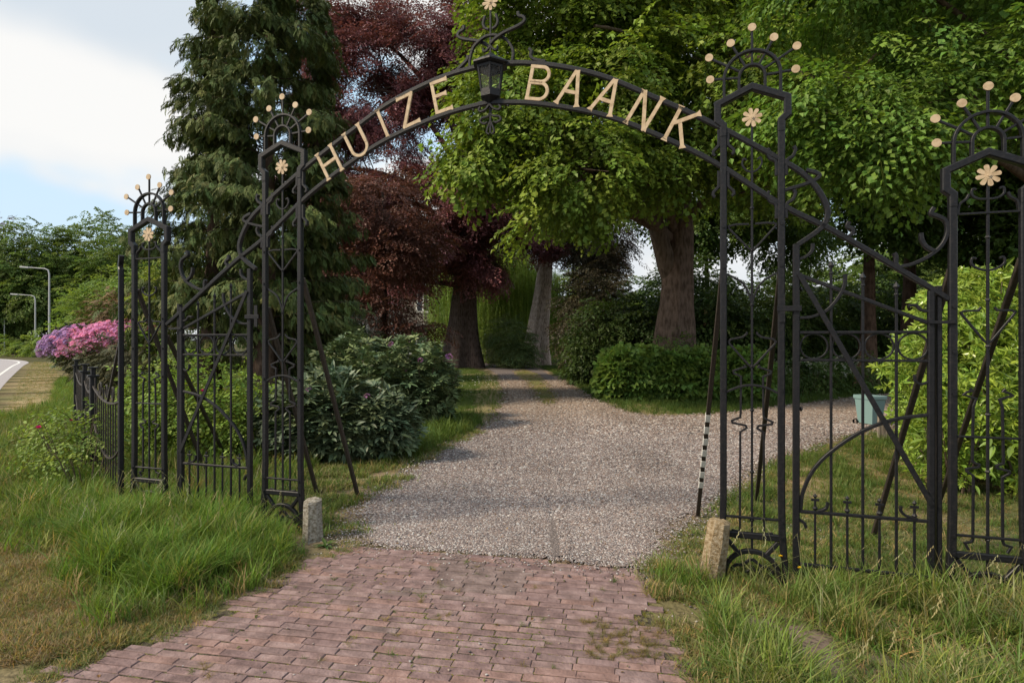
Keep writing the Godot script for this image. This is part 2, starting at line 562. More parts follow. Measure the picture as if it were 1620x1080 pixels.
func sky_panorama() -> ImageTexture:
	var f := FastNoiseLite.new()
	f.seed = 11
	f.frequency = 1.1
	f.fractal_octaves = 5
	f.fractal_gain = 0.5
	var g := FastNoiseLite.new()
	g.seed = 5
	g.frequency = 0.7
	g.fractal_octaves = 3
	var w := 1024
	var h := 512
	var im := Image.create(w, h, false, Image.FORMAT_RGBF)
	for y in h:
		var el := PI * (0.5 - (y + 0.5) / h)
		for x in w:
			var az := TAU * (x + 0.5) / w
			var d := Vector3(cos(el) * sin(az), sin(el), -cos(el) * cos(az))
			var e := maxf(d.y, 0.0)
			var p := Vector3(d.x, d.y * 2.2, d.z)
			var n := f.get_noise_3dv(p * 1.5)
			var cl := smoothstep(-0.2, 0.08, n + 0.07 + 0.25 * pow(1.0 - e, 8.0))
			var b := 0.5 + 0.5 * g.get_noise_3dv(p * 2.0 + Vector3(9, 2, 5))
			var blue := Color(0.31, 0.45, 0.58).lerp(Color(0.42, 0.5, 0.56), pow(1.0 - e, 3.0))
			var edge := smoothstep(0.0, 0.5, n + 0.05)
			var white := Color(0.39, 0.43, 0.47).lerp(Color(0.54, 0.537, 0.528), smoothstep(0.32, 0.72, b + edge * 0.22))
			var c := blue.lerp(white, cl)
			if d.y < 0.0:
				c = c.lerp(Color(0.2, 0.21, 0.17), smoothstep(0.0, 0.08, -d.y))
			im.set_pixel(x, y, c)
	return ImageTexture.create_from_image(im)

# ------------------------------------------------------------------ ground
var BRICK := PackedVector2Array([Vector2(-1.22, 4.87), Vector2(-1.34, 4.72), Vector2(-1.56, 4.29), Vector2(-1.77, 3.65), Vector2(-2.0, 3.34), Vector2(-2.25, 3.01), Vector2(-2.42, 2.75), Vector2(-1.95, 1.6), Vector2(-1.5, 0.5), Vector2(1.4, 0.5), Vector2(0.95, 2.3), Vector2(0.86, 2.9), Vector2(0.82, 3.5), Vector2(0.87, 3.92), Vector2(0.98, 4.28), Vector2(0.87, 4.3), Vector2(0.5, 4.4), Vector2(0.19, 4.52), Vector2(-0.24, 4.63), Vector2(-0.84, 4.72)])
var GRAVEL := PackedVector2Array([Vector2(-1.25, 4.84), Vector2(-1.43, 6.03), Vector2(-1.3, 7.29), Vector2(-1.02, 8.96), Vector2(-0.6, 10.45), Vector2(-0.3, 12.6), Vector2(-0.14, 15.6), Vector2(-0.1, 18.4), Vector2(-0.5, 26.1), Vector2(-1.1, 33.0), Vector2(-2.0, 39.2), Vector2(-5.0, 44.0), Vector2(-10.0, 48.0), Vector2(-9.0, 51.0), Vector2(-2.0, 47.0), Vector2(1.0, 41.0), Vector2(1.8, 33.0), Vector2(2.0, 25.5), Vector2(2.15, 18.4), Vector2(2.45, 14.6), Vector2(2.89, 13.1), Vector2(4.65, 13.4), Vector2(6.76, 14.93), Vector2(10.5, 17.81), Vector2(17.0, 22.0), Vector2(19.0, 18.5), Vector2(12.0, 14.2), Vector2(6.6, 11.2), Vector2(4.95, 9.8), Vector2(3.39, 8.25), Vector2(1.9, 6.03), Vector2(1.32, 5.22), Vector2(0.98, 4.3), Vector2(0.5, 4.4), Vector2(0.19, 4.52), Vector2(-0.24, 4.63), Vector2(-0.84, 4.72)])
var TRACK := PackedVector2Array([Vector2(-0.3, 12.6), Vector2(-0.14, 15.6), Vector2(-0.1, 18.4), Vector2(-0.5, 26.1), Vector2(-1.1, 33.0), Vector2(-2.0, 39.2), Vector2(-5.0, 44.0), Vector2(-10.0, 48.0), Vector2(-9.0, 52.0), Vector2(-2.0, 48.0), Vector2(1.2, 41.0), Vector2(2.0, 33.0), Vector2(2.2, 25.5), Vector2(2.3, 18.4), Vector2(2.5, 13.8)])
var MEDIAN := PackedVector2Array([Vector2(0.85, 14.6), Vector2(0.6, 17.5), Vector2(0.5, 24.0), Vector2(0.1, 33.0), Vector2(0.7, 36.0), Vector2(1.2, 31.0), Vector2(1.5, 24.0), Vector2(1.45, 18.0), Vector2(1.1, 15.0)])
var VERGE := PackedVector2Array([Vector2(-2.7, 3.05), Vector2(-2.6, 3.2), Vector2(-2.9, 4.4), Vector2(-4.3, 5.6), Vector2(-6.3, 8.2), Vector2(-9.5, 12.4), Vector2(-14.0, 18.5), Vector2(-20.0, 26.5), Vector2(-29.0, 38.0), Vector2(-36.0, 47.0), Vector2(-39.0, 49.0), Vector2(-31.3, 38.9), Vector2(-24.2, 29.9), Vector2(-17.9, 21.6), Vector2(-9.2, 10.8), Vector2(-3.5, 4.2)])
var TALL := PackedVector2Array([Vector2(-2.2, 3.6), Vector2(-2.75, 3.95), Vector2(-3.4, 4.6), Vector2(-4.6, 5.7), Vector2(-6.3, 8.0), Vector2(-9.4, 12.2), Vector2(-14.0, 18.4), Vector2(-19.6, 26.0), Vector2(-17.4, 24.0), Vector2(-11.0, 15.4), Vector2(-7.0, 10.0), Vector2(-5.0, 7.4), Vector2(-3.9, 6.2), Vector2(-2.0, 5.6), Vector2(-1.62, 5.2), Vector2(-1.68, 4.75)])
var TALLR := PackedVector2Array([Vector2(1.05, 2.4), Vector2(1.1, 3.2), Vector2(1.45, 3.9), Vector2(2.0, 4.05), Vector2(2.8, 3.95), Vector2(4.3, 3.7), Vector2(5.0, 3.0), Vector2(4.0, 1.6), Vector2(1.6, 1.4)])
var SOIL := PackedVector2Array([Vector2(1.35, 3.95), Vector2(1.6, 3.9), Vector2(1.85, 3.3), Vector2(2.15, 3.0), Vector2(1.9, 2.75), Vector2(1.45, 2.6), Vector2(1.4, 3.1), Vector2(1.32, 3.45)])
var LAWN := PackedVector2Array([Vector2(-0.35, 12.0), Vector2(-0.2, 16.0), Vector2(-0.6, 26.0), Vector2(-2.6, 38.0), Vector2(-8.0, 44.0), Vector2(-22.0, 46.0), Vector2(-18.0, 30.0), Vector2(-8.0, 20.0), Vector2(-4.0, 14.0), Vector2(-2.0, 10.0), Vector2(-1.15, 9.2)])
var LAWNR := PackedVector2Array([Vector2(2.45, 14.6), Vector2(2.4, 18.0), Vector2(2.3, 28.0), Vector2(1.8, 40.0), Vector2(6.0, 40.0), Vector2(8.0, 24.0), Vector2(20.0, 25.0), Vector2(10.5, 18.1), Vector2(6.76, 15.2), Vector2(4.65, 13.7), Vector2(2.95, 13.35)])
var PATCH := PackedVector2Array([Vector2(1.35, 5.05), Vector2(2.05, 6.1), Vector2(3.5, 8.1), Vector2(5.0, 9.6), Vector2(6.7, 11.0), Vector2(9.0, 12.0), Vector2(6.5, 8.0), Vector2(5.5, 6.0), Vector2(4.3, 4.2), Vector2(2.5, 4.3), Vector2(1.4, 4.6)])

var BARE := PackedVector2Array([Vector2(-2.25, 5.1), Vector2(-1.75, 4.8), Vector2(-1.45, 4.6), Vector2(-1.4, 5.4), Vector2(-2.2, 5.7)])

var DRY := PackedVector2Array([Vector2(-4.6, 5.0), Vector2(-3.6, 4.55), Vector2(-2.75, 3.75), Vector2(-2.25, 3.35), Vector2(-2.4, 3.0), Vector2(-2.7, 3.05), Vector2(-5.0, 5.2)])

func inside(p: Vector2, poly: PackedVector2Array) -> bool:
	return Geometry2D.is_point_in_polygon(p, poly)

func ground_color(p: Vector2) -> Color:
	# what the earth itself is made of at x, depth
	var n := noise.get_noise_2d(p.x * 3.0, p.y * 3.0)
	var n2 := noise.get_noise_2d(p.x * 0.9 + 50.0, p.y * 0.9)
	var q := p + Vector2(n, n2) * (0.12 + p.y * 0.01)
	var straw := Color(0.36, 0.28, 0.165)
	var green := Color(0.075, 0.105, 0.03)
	var c := Color(0.105, 0.085, 0.05).lerp(Color(0.06, 0.07, 0.028), clampf(0.5 + n2, 0, 1))
	if inside(q, VERGE):
		c = straw.lerp(Color(0.2, 0.19, 0.09), clampf(0.3 + n2 * 1.2 + n * 0.5, 0, 1))
	elif inside(q, TRACK):
		c = Color(0.27, 0.205, 0.165)
		if inside(q, MEDIAN):
			c = Color(0.24, 0.19, 0.1).lerp(Color(0.13, 0.15, 0.05), clampf(0.5 + n2, 0, 1))
		elif n2 > 0.1:
			c = Color(0.26, 0.185, 0.12)
	elif inside(q, LAWN):
		c = green.lerp(straw, clampf(n2 - 0.1, 0, 0.6))
		if q.x > -0.9 + (q.y - 12.0) * -0.03: c = c.lerp(straw, 0.6)
	elif inside(q, LAWNR):
		c = Color(0.06, 0.085, 0.025)
		if q.y < 16.0 and q.x < 3.8: c = c.lerp(straw, 0.6)
	elif inside(q, PATCH):
		c = Color(0.09, 0.11, 0.04).lerp(Color(0.3, 0.215, 0.14), clampf(0.35 + n2 * 1.6, 0, 1))
	elif inside(q, SOIL):
		c = Color(0.16, 0.125, 0.1)
	elif near_gravel(q):
		c = Color(0.25, 0.185, 0.13).lerp(Color(0.14, 0.13, 0.06), clampf(0.3 + n2, 0, 1))
	elif q.y < 6.5 and q.x > -3.0 and q.x < 1.6:
		c = Color(0.24, 0.19, 0.125).lerp(Color(0.12, 0.11, 0.05), clampf(0.4 + n2, 0, 1))
	return c

func near_gravel(q: Vector2) -> bool:
	if q.y < 4.0 or q.y > 16.0 or q.x < -3.0 or q.x > 12.0: return false
	for e in [Vector2(0.5, 0), Vector2(-0.5, 0), Vector2(0, 0.4), Vector2(0, -0.4)]:
		if inside(q + e, GRAVEL): return true
	return false

func gravel_height(x: float, d: float) -> float:
	var h := 0.014 + 0.014 * noise.get_noise_2d(x * 1.3, d * 1.3) + 0.008 * noise.get_noise_2d(x * 5.0, d * 5.0)
	h += 0.008 * exp(-pow((d - 5.2 - x * -0.2) / 0.5, 2.0))
	var rut := x - (0.34 + (d - 4.7) * 0.045)
	if d < 7.5:
		h -= 0.011 * exp(-rut * rut / 0.0016) * smoothstep(7.5, 6.2, d)
		h += 0.006 * exp(-(rut - 0.08) * (rut - 0.1) / 0.004)
	return h

func axis(near: Array) -> Array:
	var out := []
	for i in near.size() - 1:
		var a: Array = near[i]
		var b: Array = near[i + 1]
		var x: float = a[0]
		while x < b[0] - 1e-4:
			out.append(x)
			x += a[1]
	out.append(near[-1][0])
	return out

func build_ground() -> void:
	var xs := axis([[-420.0, 60.0], [-120.0, 8.0], [-40.0, 1.5], [-14.0, 0.4], [-5.0, 0.14], [6.0, 0.35], [16.0, 1.5], [40.0, 10.0], [120.0, 60.0], [420.0, 1.0]])
	var ds := axis([[-60.0, 10.0], [0.0, 0.4], [2.0, 0.14], [10.0, 0.3], [20.0, 0.6], [50.0, 3.0], [80.0, 20.0], [420.0, 1.0]])
	var mb := MB.new()
	for d in ds:
		for x in xs:
			mb.col = ground_color(Vector2(x, d))
			mb.pt(Vector3(x, 0.0, -d), Vector3.UP)
	var w := xs.size()
	for j in ds.size() - 1:
		for i in w - 1:
			var a := j * w + i
			mb.itri(a, a + 1, a + w + 1)
			mb.itri(a, a + w + 1, a + w)
	struct("ground", mb.mesh(), M.ground, "verge, lawn and bare earth around the gateway")
	# gravel sheet
	mb = MB.new()
	var gx := axis([[-10.0, 0.5], [-3.0, 0.2], [-1.6, 0.1], [3.0, 0.3], [19.2, 1.0]])
	var gd := axis([[4.1, 0.09], [9.0, 0.2], [20.0, 0.4], [52.0, 1.0]])
	var id := {}
	for j in gd.size():
		for i in gx.size():
			var p := Vector2(gx[i], gd[j])
			var q := p + Vector2(noise.get_noise_2d(p.x * 4.0, p.y * 4.0), noise.get_noise_2d(p.x * 4.0 + 40.0, p.y * 4.0)) * 0.12
			if inside(q, GRAVEL) and not inside(p, BRICK) and not inside(q, MEDIAN):
				id[Vector2i(i, j)] = mb.pt(Vector3(p.x, gravel_height(p.x, p.y), -p.y), Vector3.UP)
	for k in id:
		var b := Vector2i(k.x + 1, k.y)
		var c := Vector2i(k.x + 1, k.y + 1)
		var e := Vector2i(k.x, k.y + 1)
		if id.has(b) and id.has(c) and id.has(e):
			mb.itri(id[k], id[b], id[c])
			mb.itri(id[k], id[c], id[e])
	var drive := struct("gravel_driveway", mb.mesh(), M.gravel_bed, "pale gravel drive behind the gate, branching right")
	# loose stones
	var peb := []
	for s in 3:
		peb.append(pebble(40 + s))
	var ins := [Inst.new(), Inst.new(), Inst.new()]
	var tones := [Color(0.225, 0.187, 0.182), Color(0.155, 0.128, 0.126), Color(0.3, 0.27, 0.265), Color(0.205, 0.155, 0.138), Color(0.1, 0.089, 0.092), Color(0.42, 0.4, 0.39), Color(0.24, 0.19, 0.172)]
	var bands := [[4.1, 5.6, 90000, 0.0066], [5.6, 7.6, 110000, 0.0088], [7.6, 10.5, 105000, 0.012], [10.5, 16.0, 90000, 0.019], [14.0, 26.0, 90000, 0.026]]
	for bd in bands:
		for k in bd[2]:
			var d := rr(bd[0], bd[1])
			var x := rr(-1.7, minf(12.0, 2.3 + maxf(0.0, d - 5.0) * 1.6))
			var p := Vector2(x, d)
			var off := Vector2(rng.randfn(), rng.randfn()) * 0.16
			if not inside(p + off, GRAVEL) or d > 14.0 and inside(p + off, MEDIAN): continue
			if inside(p, BRICK) and rng.randf() < 0.75: continue
			var s: float = bd[3] * rr(0.5, 1.25)
			if rng.randf() < 0.04: s *= 1.7
			var t := Transform3D(Basis.from_euler(Vector3(rr(-0.6, 0.6), rr(0, TAU), rr(-0.6, 0.6))).scaled(Vector3(s, s * 0.7, s)), Vector3(x, gravel_height(x, d) + s * 0.12, -d))
			var worn := 0.92 + 0.3 * noise.get_noise_2d(x * 0.9 + 13.0, d * 0.35)
			ins[k % 3].add(t, tint((tones[rng.randi() % 7] * worn).lerp(Color(0.27, 0.2, 0.14), 0.5 * smoothstep(9.0, 16.0, d)), 0.15, 0.05))
	# strays on the bricks, in the grass at both sides and along the patch behind the right gate
	for k in 2600:
		var p := Vector2(rr(-1.9, 4.4), rr(2.2, 5.6))
		if inside(p, GRAVEL) or p.x > 1.2 and not inside(p, PATCH): continue
		if inside(p, BRICK) and rng.randf() < 0.72: continue
		var s := rr(0.003, 0.009)
		ins[k % 3].add(Transform3D(Basis.from_euler(Vector3(0, rr(0, TAU), 0)).scaled(Vector3(s, s * 0.7, s)), Vector3(p.x, (0.012 if inside(p, BRICK) else 0.002) + s * 0.3, -p.y)), tint(tones[rng.randi() % 7], 0.15, 0.05))
	for s in 3:
		field("gravel", peb[s], M.pebble, ins[s], drive)
	# brick pavement
	var bed := MB.new()
	var poly := []
	for p in BRICK: poly.append(Vector2(p.x, p.y))
	plate(bed, poly, -0.002, 0.003)
	for i in bed.v.size():
		var q := bed.v[i]
		bed.v[i] = Vector3(q.x, q.z, -q.y)
		q = bed.n[i]
		bed.n[i] = Vector3(q.x, q.z, -q.y)
	var pave := struct("brick_driveway", bed.mesh(), M.joint, "red brick paving running in under the arch")
	var shapes := []
	for s in 4: shapes.append(brick_shape())
	var list := []
	var dir := Vector2(0.981, -0.194)
	var nor := Vector2(0.194, 0.981)
	for row in range(-70, 34):
		for i in range(-30, 20):
			var wave := 0.012 * sin(i * 0.5) + 0.006 * sin(row * 0.37)
			var p := Vector2(-0.2, 3.4) + dir * (i * 0.21 + (0.105 if row % 2 else 0.0) + rr(-0.001, 0.001) + 0.045 * sin(row * 2.7)) + nor * (row * 0.068 + wave + rr(-0.003, 0.003))
			var ok := true
			for e in [Vector2.ZERO]:
				if not inside(p + e, BRICK): ok = false
			if ok: list.append(p)
	list.sort_custom(func(a: Vector2, b: Vector2) -> bool: return brick_rank(a) < brick_rank(b))
	var rest := []
	for k in 6: rest.append(Inst.new())
	for i in list.size():
		var p: Vector2 = list[i]
		var tone := rng.randi() % 5
		if noise.get_noise_2d(p.x * 1.6 + 8.0, p.y * 1.6) + 0.55 * exp(-(p - Vector2(-0.3, 4.15)).length_squared() / 0.25) > rr(0.3, 0.75): tone = 5
		var y := -0.001 + 0.004 * noise.get_noise_2d(p.x * 2.0, p.y * 2.0) + rr(-0.002, 0.002)
		var b := Basis.from_euler(Vector3(rr(-0.02, 0.02), -0.194 + rr(-0.02, 0.02), rr(-0.012, 0.012)))
		var at := Vector3(p.x, y, -p.y)
		brick_ends.append(p + dir * 0.105)
		if i < 300:
			var o := part("brick", shapes[i % 4], M["brick%d" % tone], pave)
			o.transform = Transform3D(b, at)
		else:
			rest[tone].add(Transform3D(b, at), Color.WHITE)
	for k in 6:
		field("brick_rest", shapes[k % 4], M["brick%d" % k], rest[k], pave)

var brick_ends := []

func brick_rank(p: Vector2) -> float:
	# how small it looks: those in the photo's frame and near come first
	if absf(p.x) > p.y * 0.853 + 0.1 or p.y < 2.85: return 100.0 + p.y
	return p.y

func brick_shape() -> ArrayMesh:
	var mb := MB.new()
	var l := 0.1042
	var w := 0.0284
	var b := 0.004
	var top := []
	var mid := []
	var low := []
	for s in [[-1, -1], [1, -1], [1, 1], [-1, 1]]:
		var jx := rr(-0.002, 0.002)
		var jz := rr(-0.0015, 0.0015)
		top.append(Vector3(s[0] * (l - b) + jx, 0.012 + rr(-0.001, 0.001), s[1] * (w - b) + jz))
		mid.append(Vector3(s[0] * l + jx, 0.007, s[1] * w + jz))
		low.append(Vector3(s[0] * l + jx, -0.01, s[1] * w + jz))
	var c := Vector3(0, -0.02, 0)
	mb.quad_out(top[0], top[1], top[2], top[3], c)
	for i in 4:
		mb.quad_out(top[i], top[(i + 1) % 4], mid[(i + 1) % 4], mid[i], c)
		mb.quad_out(mid[i], mid[(i + 1) % 4], low[(i + 1) % 4], low[i], Vector3(0, 0, 0))
	return mb.mesh()

func pebble(sd: int) -> ArrayMesh:
	var mb := MB.new()
	var g := (1.0 + sqrt(5.0)) / 2.0
	var p := []
	for q in [[-1, g, 0], [1, g, 0], [-1, -g, 0], [1, -g, 0], [0, -1, g], [0, 1, g], [0, -1, -g], [0, 1, -g], [g, 0, -1], [g, 0, 1], [-g, 0, -1], [-g, 0, 1]]:
		p.append(Vector3(q[0], q[1], q[2]).normalized() * rr(0.75, 1.2) * Vector3(1.15, 0.8, 0.9))
	for t in [[0, 11, 5], [0, 5, 1], [0, 1, 7], [0, 7, 10], [0, 10, 11], [1, 5, 9], [5, 11, 4], [11, 10, 2], [10, 7, 6], [7, 1, 8], [3, 9, 4], [3, 4, 2], [3, 2, 6], [3, 6, 8], [3, 8, 9], [4, 9, 5], [2, 4, 11], [6, 2, 10], [8, 6, 7], [9, 8, 1]]:
		mb.fan_out([p[t[0]], p[t[1]], p[t[2]]], Vector3.ZERO)
	return mb.mesh()

# ------------------------------------------------------------------ the wrought iron gateway
func gate_at(t: float) -> Vector3:
	return Vector3(-0.185 + 0.953 * t, 0.0, -(4.68 - 0.303 * t))

func iron(called: String, parent: Node, paths: Array, m: Material = null) -> MeshInstance3D:
	# paths: [points, width, depth, z]
	var mb := MB.new()
	for p in paths:
		ribbon(mb, p[0], p[1], p[2], p[3] if p.size() > 3 else 0.0, p[4] if p.size() > 4 else -1.0)
	return part(called, mb.mesh(), m if m else M.iron, parent)

func flower(parent: Node, at: Vector3, r: float, turn := 0.0) -> void:
	var mb := MB.new()
	for i in 8:
		var a := TAU * i / 8.0 + turn
		var d := Vector2.from_angle(a)
		var s := Vector2(-d.y, d.x)
		plate(mb, [d * r * 0.2 - s * r * 0.08, d * r * 0.5 - s * r * 0.18, d * r * 0.75 - s * r * 0.21, d * r * 0.93 - s * r * 0.2, d * r * 1.02 - s * r * 0.07, d * r * 1.02 + s * r * 0.07, d * r * 0.93 + s * r * 0.2, d * r * 0.75 + s * r * 0.21, d * r * 0.5 + s * r * 0.18, d * r * 0.2 + s * r * 0.08], -0.003 + 0.0005 * (i % 2), 0.003 + 0.0005 * (i % 2))
	disc(mb, Vector2.ZERO, r * 0.3, -0.005, 0.0055)
	disc(mb, Vector2.ZERO, r * 0.13, 0.0, 0.012)
	part("flower", mb.mesh(), M.gold, parent, at)

func tower(label: String, t: float, tall: bool, mir: float, braces: Array) -> Node3D:
	var o := thing("gate_tower", label, "gate tower", gate_at(t), GATE_TURN, "wrought iron towers of the gateway")
	var yj := 3.14 if tall else 2.565
	for s in [-1.0, 1.0]:
		var p := iron("post", o, [[v2([-0.222, -0.02, -0.205, 0.12, -0.189, 0.36, -0.184, 0.6, -0.184, yj - 0.03], -s), 0.044, 0.044]])
		for y in [0.44, 0.33, 1.32, yj - 0.7, yj - 0.98]:
			var bolt := MB.new()
			disc(bolt, Vector2(s * 0.184, y), 0.009, 0.0, 0.031, 8)
			part("bolt_head", bolt.mesh(), M.iron, p)
	iron("top_frame", o, [[v2([-0.184, yj - 0.075, -0.184, yj, -0.222, yj + 0.035, -0.222, yj + 0.15, 0, yj + 0.247, 0.222, yj + 0.15, 0.222, yj + 0.035, 0.184, yj, 0.184, yj - 0.075]), 0.046, 0.052]])
	var cy := yj + 0.315
	var big := [Vector2(-0.18, yj + 0.16)] + arc(Vector2(0, cy), 0.18, 180, 0, 22) + [Vector2(0.18, yj + 0.16)]
	var small := [Vector2(-0.083, yj + 0.2)] + arc(Vector2(0, cy), 0.083, 180, 0, 16) + [Vector2(0.083, yj + 0.2)]
	iron("large_arch", o, [[big, 0.018, 0.036]])
	iron("small_arch", o, [[small, 0.018, 0.034]])
	for q in [[3, 0.272], [31, 0.325], [61, 0.283], [90, 0.336], [119, 0.283], [149, 0.325], [177, 0.272]]:
		var d := Vector2.from_angle(deg_to_rad(q[0]))
		var c := Vector2(0, cy)
		var ray := iron("ray", o, [[[c + d * 0.08, c + d * q[1]], 0.015, 0.015]])
		var mb := MB.new()
		disc(mb, c + d * q[1], 0.0268, 0.004, 0.013)
		part("ray_disc", mb.mesh(), M.gold, ray)
	flower(o, Vector3(0, yj + 0.035 if tall else 2.668, 0.012), 0.064 if tall else 0.066, 0.2)
	# the middle rod with its forged knots
	var rod := MB.new()
	ribbon(rod, [Vector2(0, 0.2), Vector2(0, yj + 0.0 if tall else 2.64)], 0.015, 0.015)
	for y in ([2.56, 2.27, 1.9, 1.48, 1.18, 0.76, 0.43] if tall else [2.29, 1.905, 1.62, 1.2, 0.85, 0.43]):
		knot(rod, 0, y, 0.016)
	part("centre_rod", rod.mesh(), M.iron, o)
	for s in [-1.0, 1.0]:
		if tall:
			iron("scroll", o, [[spl(v2([0, 2.805, 0.035, 2.82, 0.062, 2.86, 0.055, 2.9, 0.035, 2.89], s)), 0.012, 0.016]])
			iron("scroll", o, [[v2([0, 2.27, 0.02, 2.285, 0.15, 2.43, 0.152, 2.445, 0.1, 2.455, 0.02, 2.452], s), 0.013, 0.014]])
			iron("scroll", o, [[spl(v2([0, 1.88, 0.012, 1.95, 0.06, 2.05, 0.16, 2.115], s)), 0.013, 0.014]])
			iron("scroll", o, [[v2([0, 1.47, 0.03, 1.5, 0.145, 1.635, 0.15, 1.65, 0.135, 1.665, 0.06, 1.68, 0.035, 1.70, 0.03, 1.715], s), 0.014, 0.015]])
			iron("side_rod", o, [[v2([0.05, 1.49, 0.04, 1.475, 0.075, 1.465, 0.12, 1.447, 0.115, 1.43, 0.07, 1.41, 0.072, 1.17, 0.075, 1.13, 0.13, 1.105, 0.125, 1.09, 0.04, 1.075, 0.033, 1.06, 0.075, 1.03, 0.077, 0.36, 0.082, 0.345, 0.125, 0.352, 0.128, 0.34, 0.105, 0.3], s), 0.014, 0.015]])
		else:
			iron("scroll", o, [[spl(v2([0, 2.525, 0.05, 2.53, 0.082, 2.555, 0.08, 2.59, 0.06, 2.588], s)), 0.013, 0.016]])
			iron("scroll", o, [[spl(v2([0, 2.085, 0.05, 2.1, 0.085, 2.13, 0.08, 2.165, 0.06, 2.16], s)), 0.013, 0.016]])
			iron("scroll", o, [[v2([0, 1.64, 0.02, 1.655, 0.13, 1.81, 0.14, 1.83, 0.12, 1.84, 0.05, 1.84, 0.035, 1.86], s), 0.013, 0.014]])
			iron("side_rod", o, [[v2([0.09, 1.36, 0.08, 1.345, 0.11, 1.335, 0.125, 1.32, 0.06, 1.295, 0.075, 1.25, 0.08, 0.92, 0.08, 0.905, 0.045, 0.89, 0.047, 0.875, 0.11, 0.86, 0.11, 0.845, 0.075, 0.82, 0.077, 0.43, 0.085, 0.41, 0.12, 0.4, 0.1, 0.36], s), 0.014, 0.015]])
		iron("scroll", o, [[v2([0.165, 0.295, 0.085, 0.195], s), 0.028, 0.03]])
		iron("scroll", o, [[spl(v2([0, 0.165, 0.025, 0.15, 0.06, 0.12, 0.1, 0.115, 0.13, 0.09, 0.115, 0.07], s)), 0.02, 0.014]])
		iron("scroll", o, [[spl(v2([0, 0.12, 0.02, 0.085, 0.045, 0.075, 0.05, 0.1], s)), 0.016, 0.014]])
		if tall:                                    # clasps where the arch bars meet the posts
			for y in [3.115, 2.83]:
				var x := -0.184 * mir
				iron("clasp", o, [[v2([x + s * 0.031, y, x + s * 0.031, y - 0.11, x + s * 0.066, y - 0.145, x + s * 0.068, y - 0.165, x + s * 0.055, y - 0.178]), 0.019, 0.034]])
			for y in [2.84, 2.55]:
				var x := 0.184 * mir
				iron("clasp", o, [[spl(v2([x + s * 0.031, y - 0.07, x + s * 0.033, y + 0.02, x + s * 0.07, y + 0.05, x + s * 0.086, y + 0.09, x + s * 0.075, y + 0.115])), 0.021, 0.034]])
		else:
			iron("clasp", o, [[spl(v2([0.16, 2.44, 0.15, 2.5, 0.115, 2.53, 0.1, 2.56], s)), 0.014, 0.028]])
	if tall:
		iron("cross_bar", o, [[spl(v2([-0.165, 1.302, -0.08, 1.34, 0, 1.352, 0.08, 1.34, 0.165, 1.302])), 0.016, 0.02, 0.006]])
	else:
		iron("cross_bar", o, [[v2([-0.17, 2.44, 0.17, 2.44]), 0.013, 0.018, 0.004]])
		iron("cross_bar", o, [[v2([-0.17, 1.06, 0.17, 1.06]), 0.013, 0.018, 0.004]])
	iron("cross_bar", o, [[v2([-0.175, 0.447, 0.175, 0.447]), 0.014, 0.022, 0.004]])
	iron("cross_bar", o, [[v2([-0.18, 0.325, 0.18, 0.325]), 0.042, 0.036, 0.0]])
	iron("foot_arch", o, [[[Vector2(-0.18, -0.02)] + arc(Vector2(0, 0.045), 0.175, 176, 4, 18) + [Vector2(0.18, -0.02)], 0.03, 0.034]])
	var back := o.transform.affine_inverse()
	for b in braces:
		var mb := MB.new()
		var top := Vector3(b[0] * 0.184, b[1], -0.03)
		var foot := back * Vector3(b[2], -0.05, -b[3])
		beam(mb, top, foot, 0.036, 0.036, Vector3.RIGHT)
		var br := part("brace", mb.mesh(), M.brace, o)
		if b.size() > 4:
			var dv := (foot - top)
			for i in 7:                               # white bands painted on the lower end
				var st := MB.new()
				var f := 0.505 + i * 0.049
				beam(st, top + dv * f, top + dv * (f + 0.027), 0.041, 0.041, Vector3.RIGHT)
				part("white_band", st.mesh(), M.white, br)
			br.set_meta("label", "brace with white warning bands")
	return o

func stroke(mb: MB, a: Vector2, b: Vector2, w0: float, w1: float) -> void:
	# a letter stroke that flares a little towards its ends, as the cut plates do
	var d := (b - a).normalized()
	var n := Vector2(-d.y, d.x)
	var l := a.distance_to(b)
	var e := minf(0.024, l * 0.22)
	var f0 := w0 * 0.5
	var f1 := w1 * 0.5
	plate(mb, [a - n * f0, a + d * e - n * 0.013, a + d * (l - e) - n * 0.013, b - n * f1, b + n * f1, a + d * (l - e) + n * 0.013, a + d * e + n * 0.013, a + n * f0], -0.006 - 0.0003 * (mb.v.size() % 7), 0.006 + 0.0004 * (mb.v.size() % 7))

func bow(mb: MB, pts: Array) -> void:
	ribbon(mb, pts, 0.0255, 0.0134)

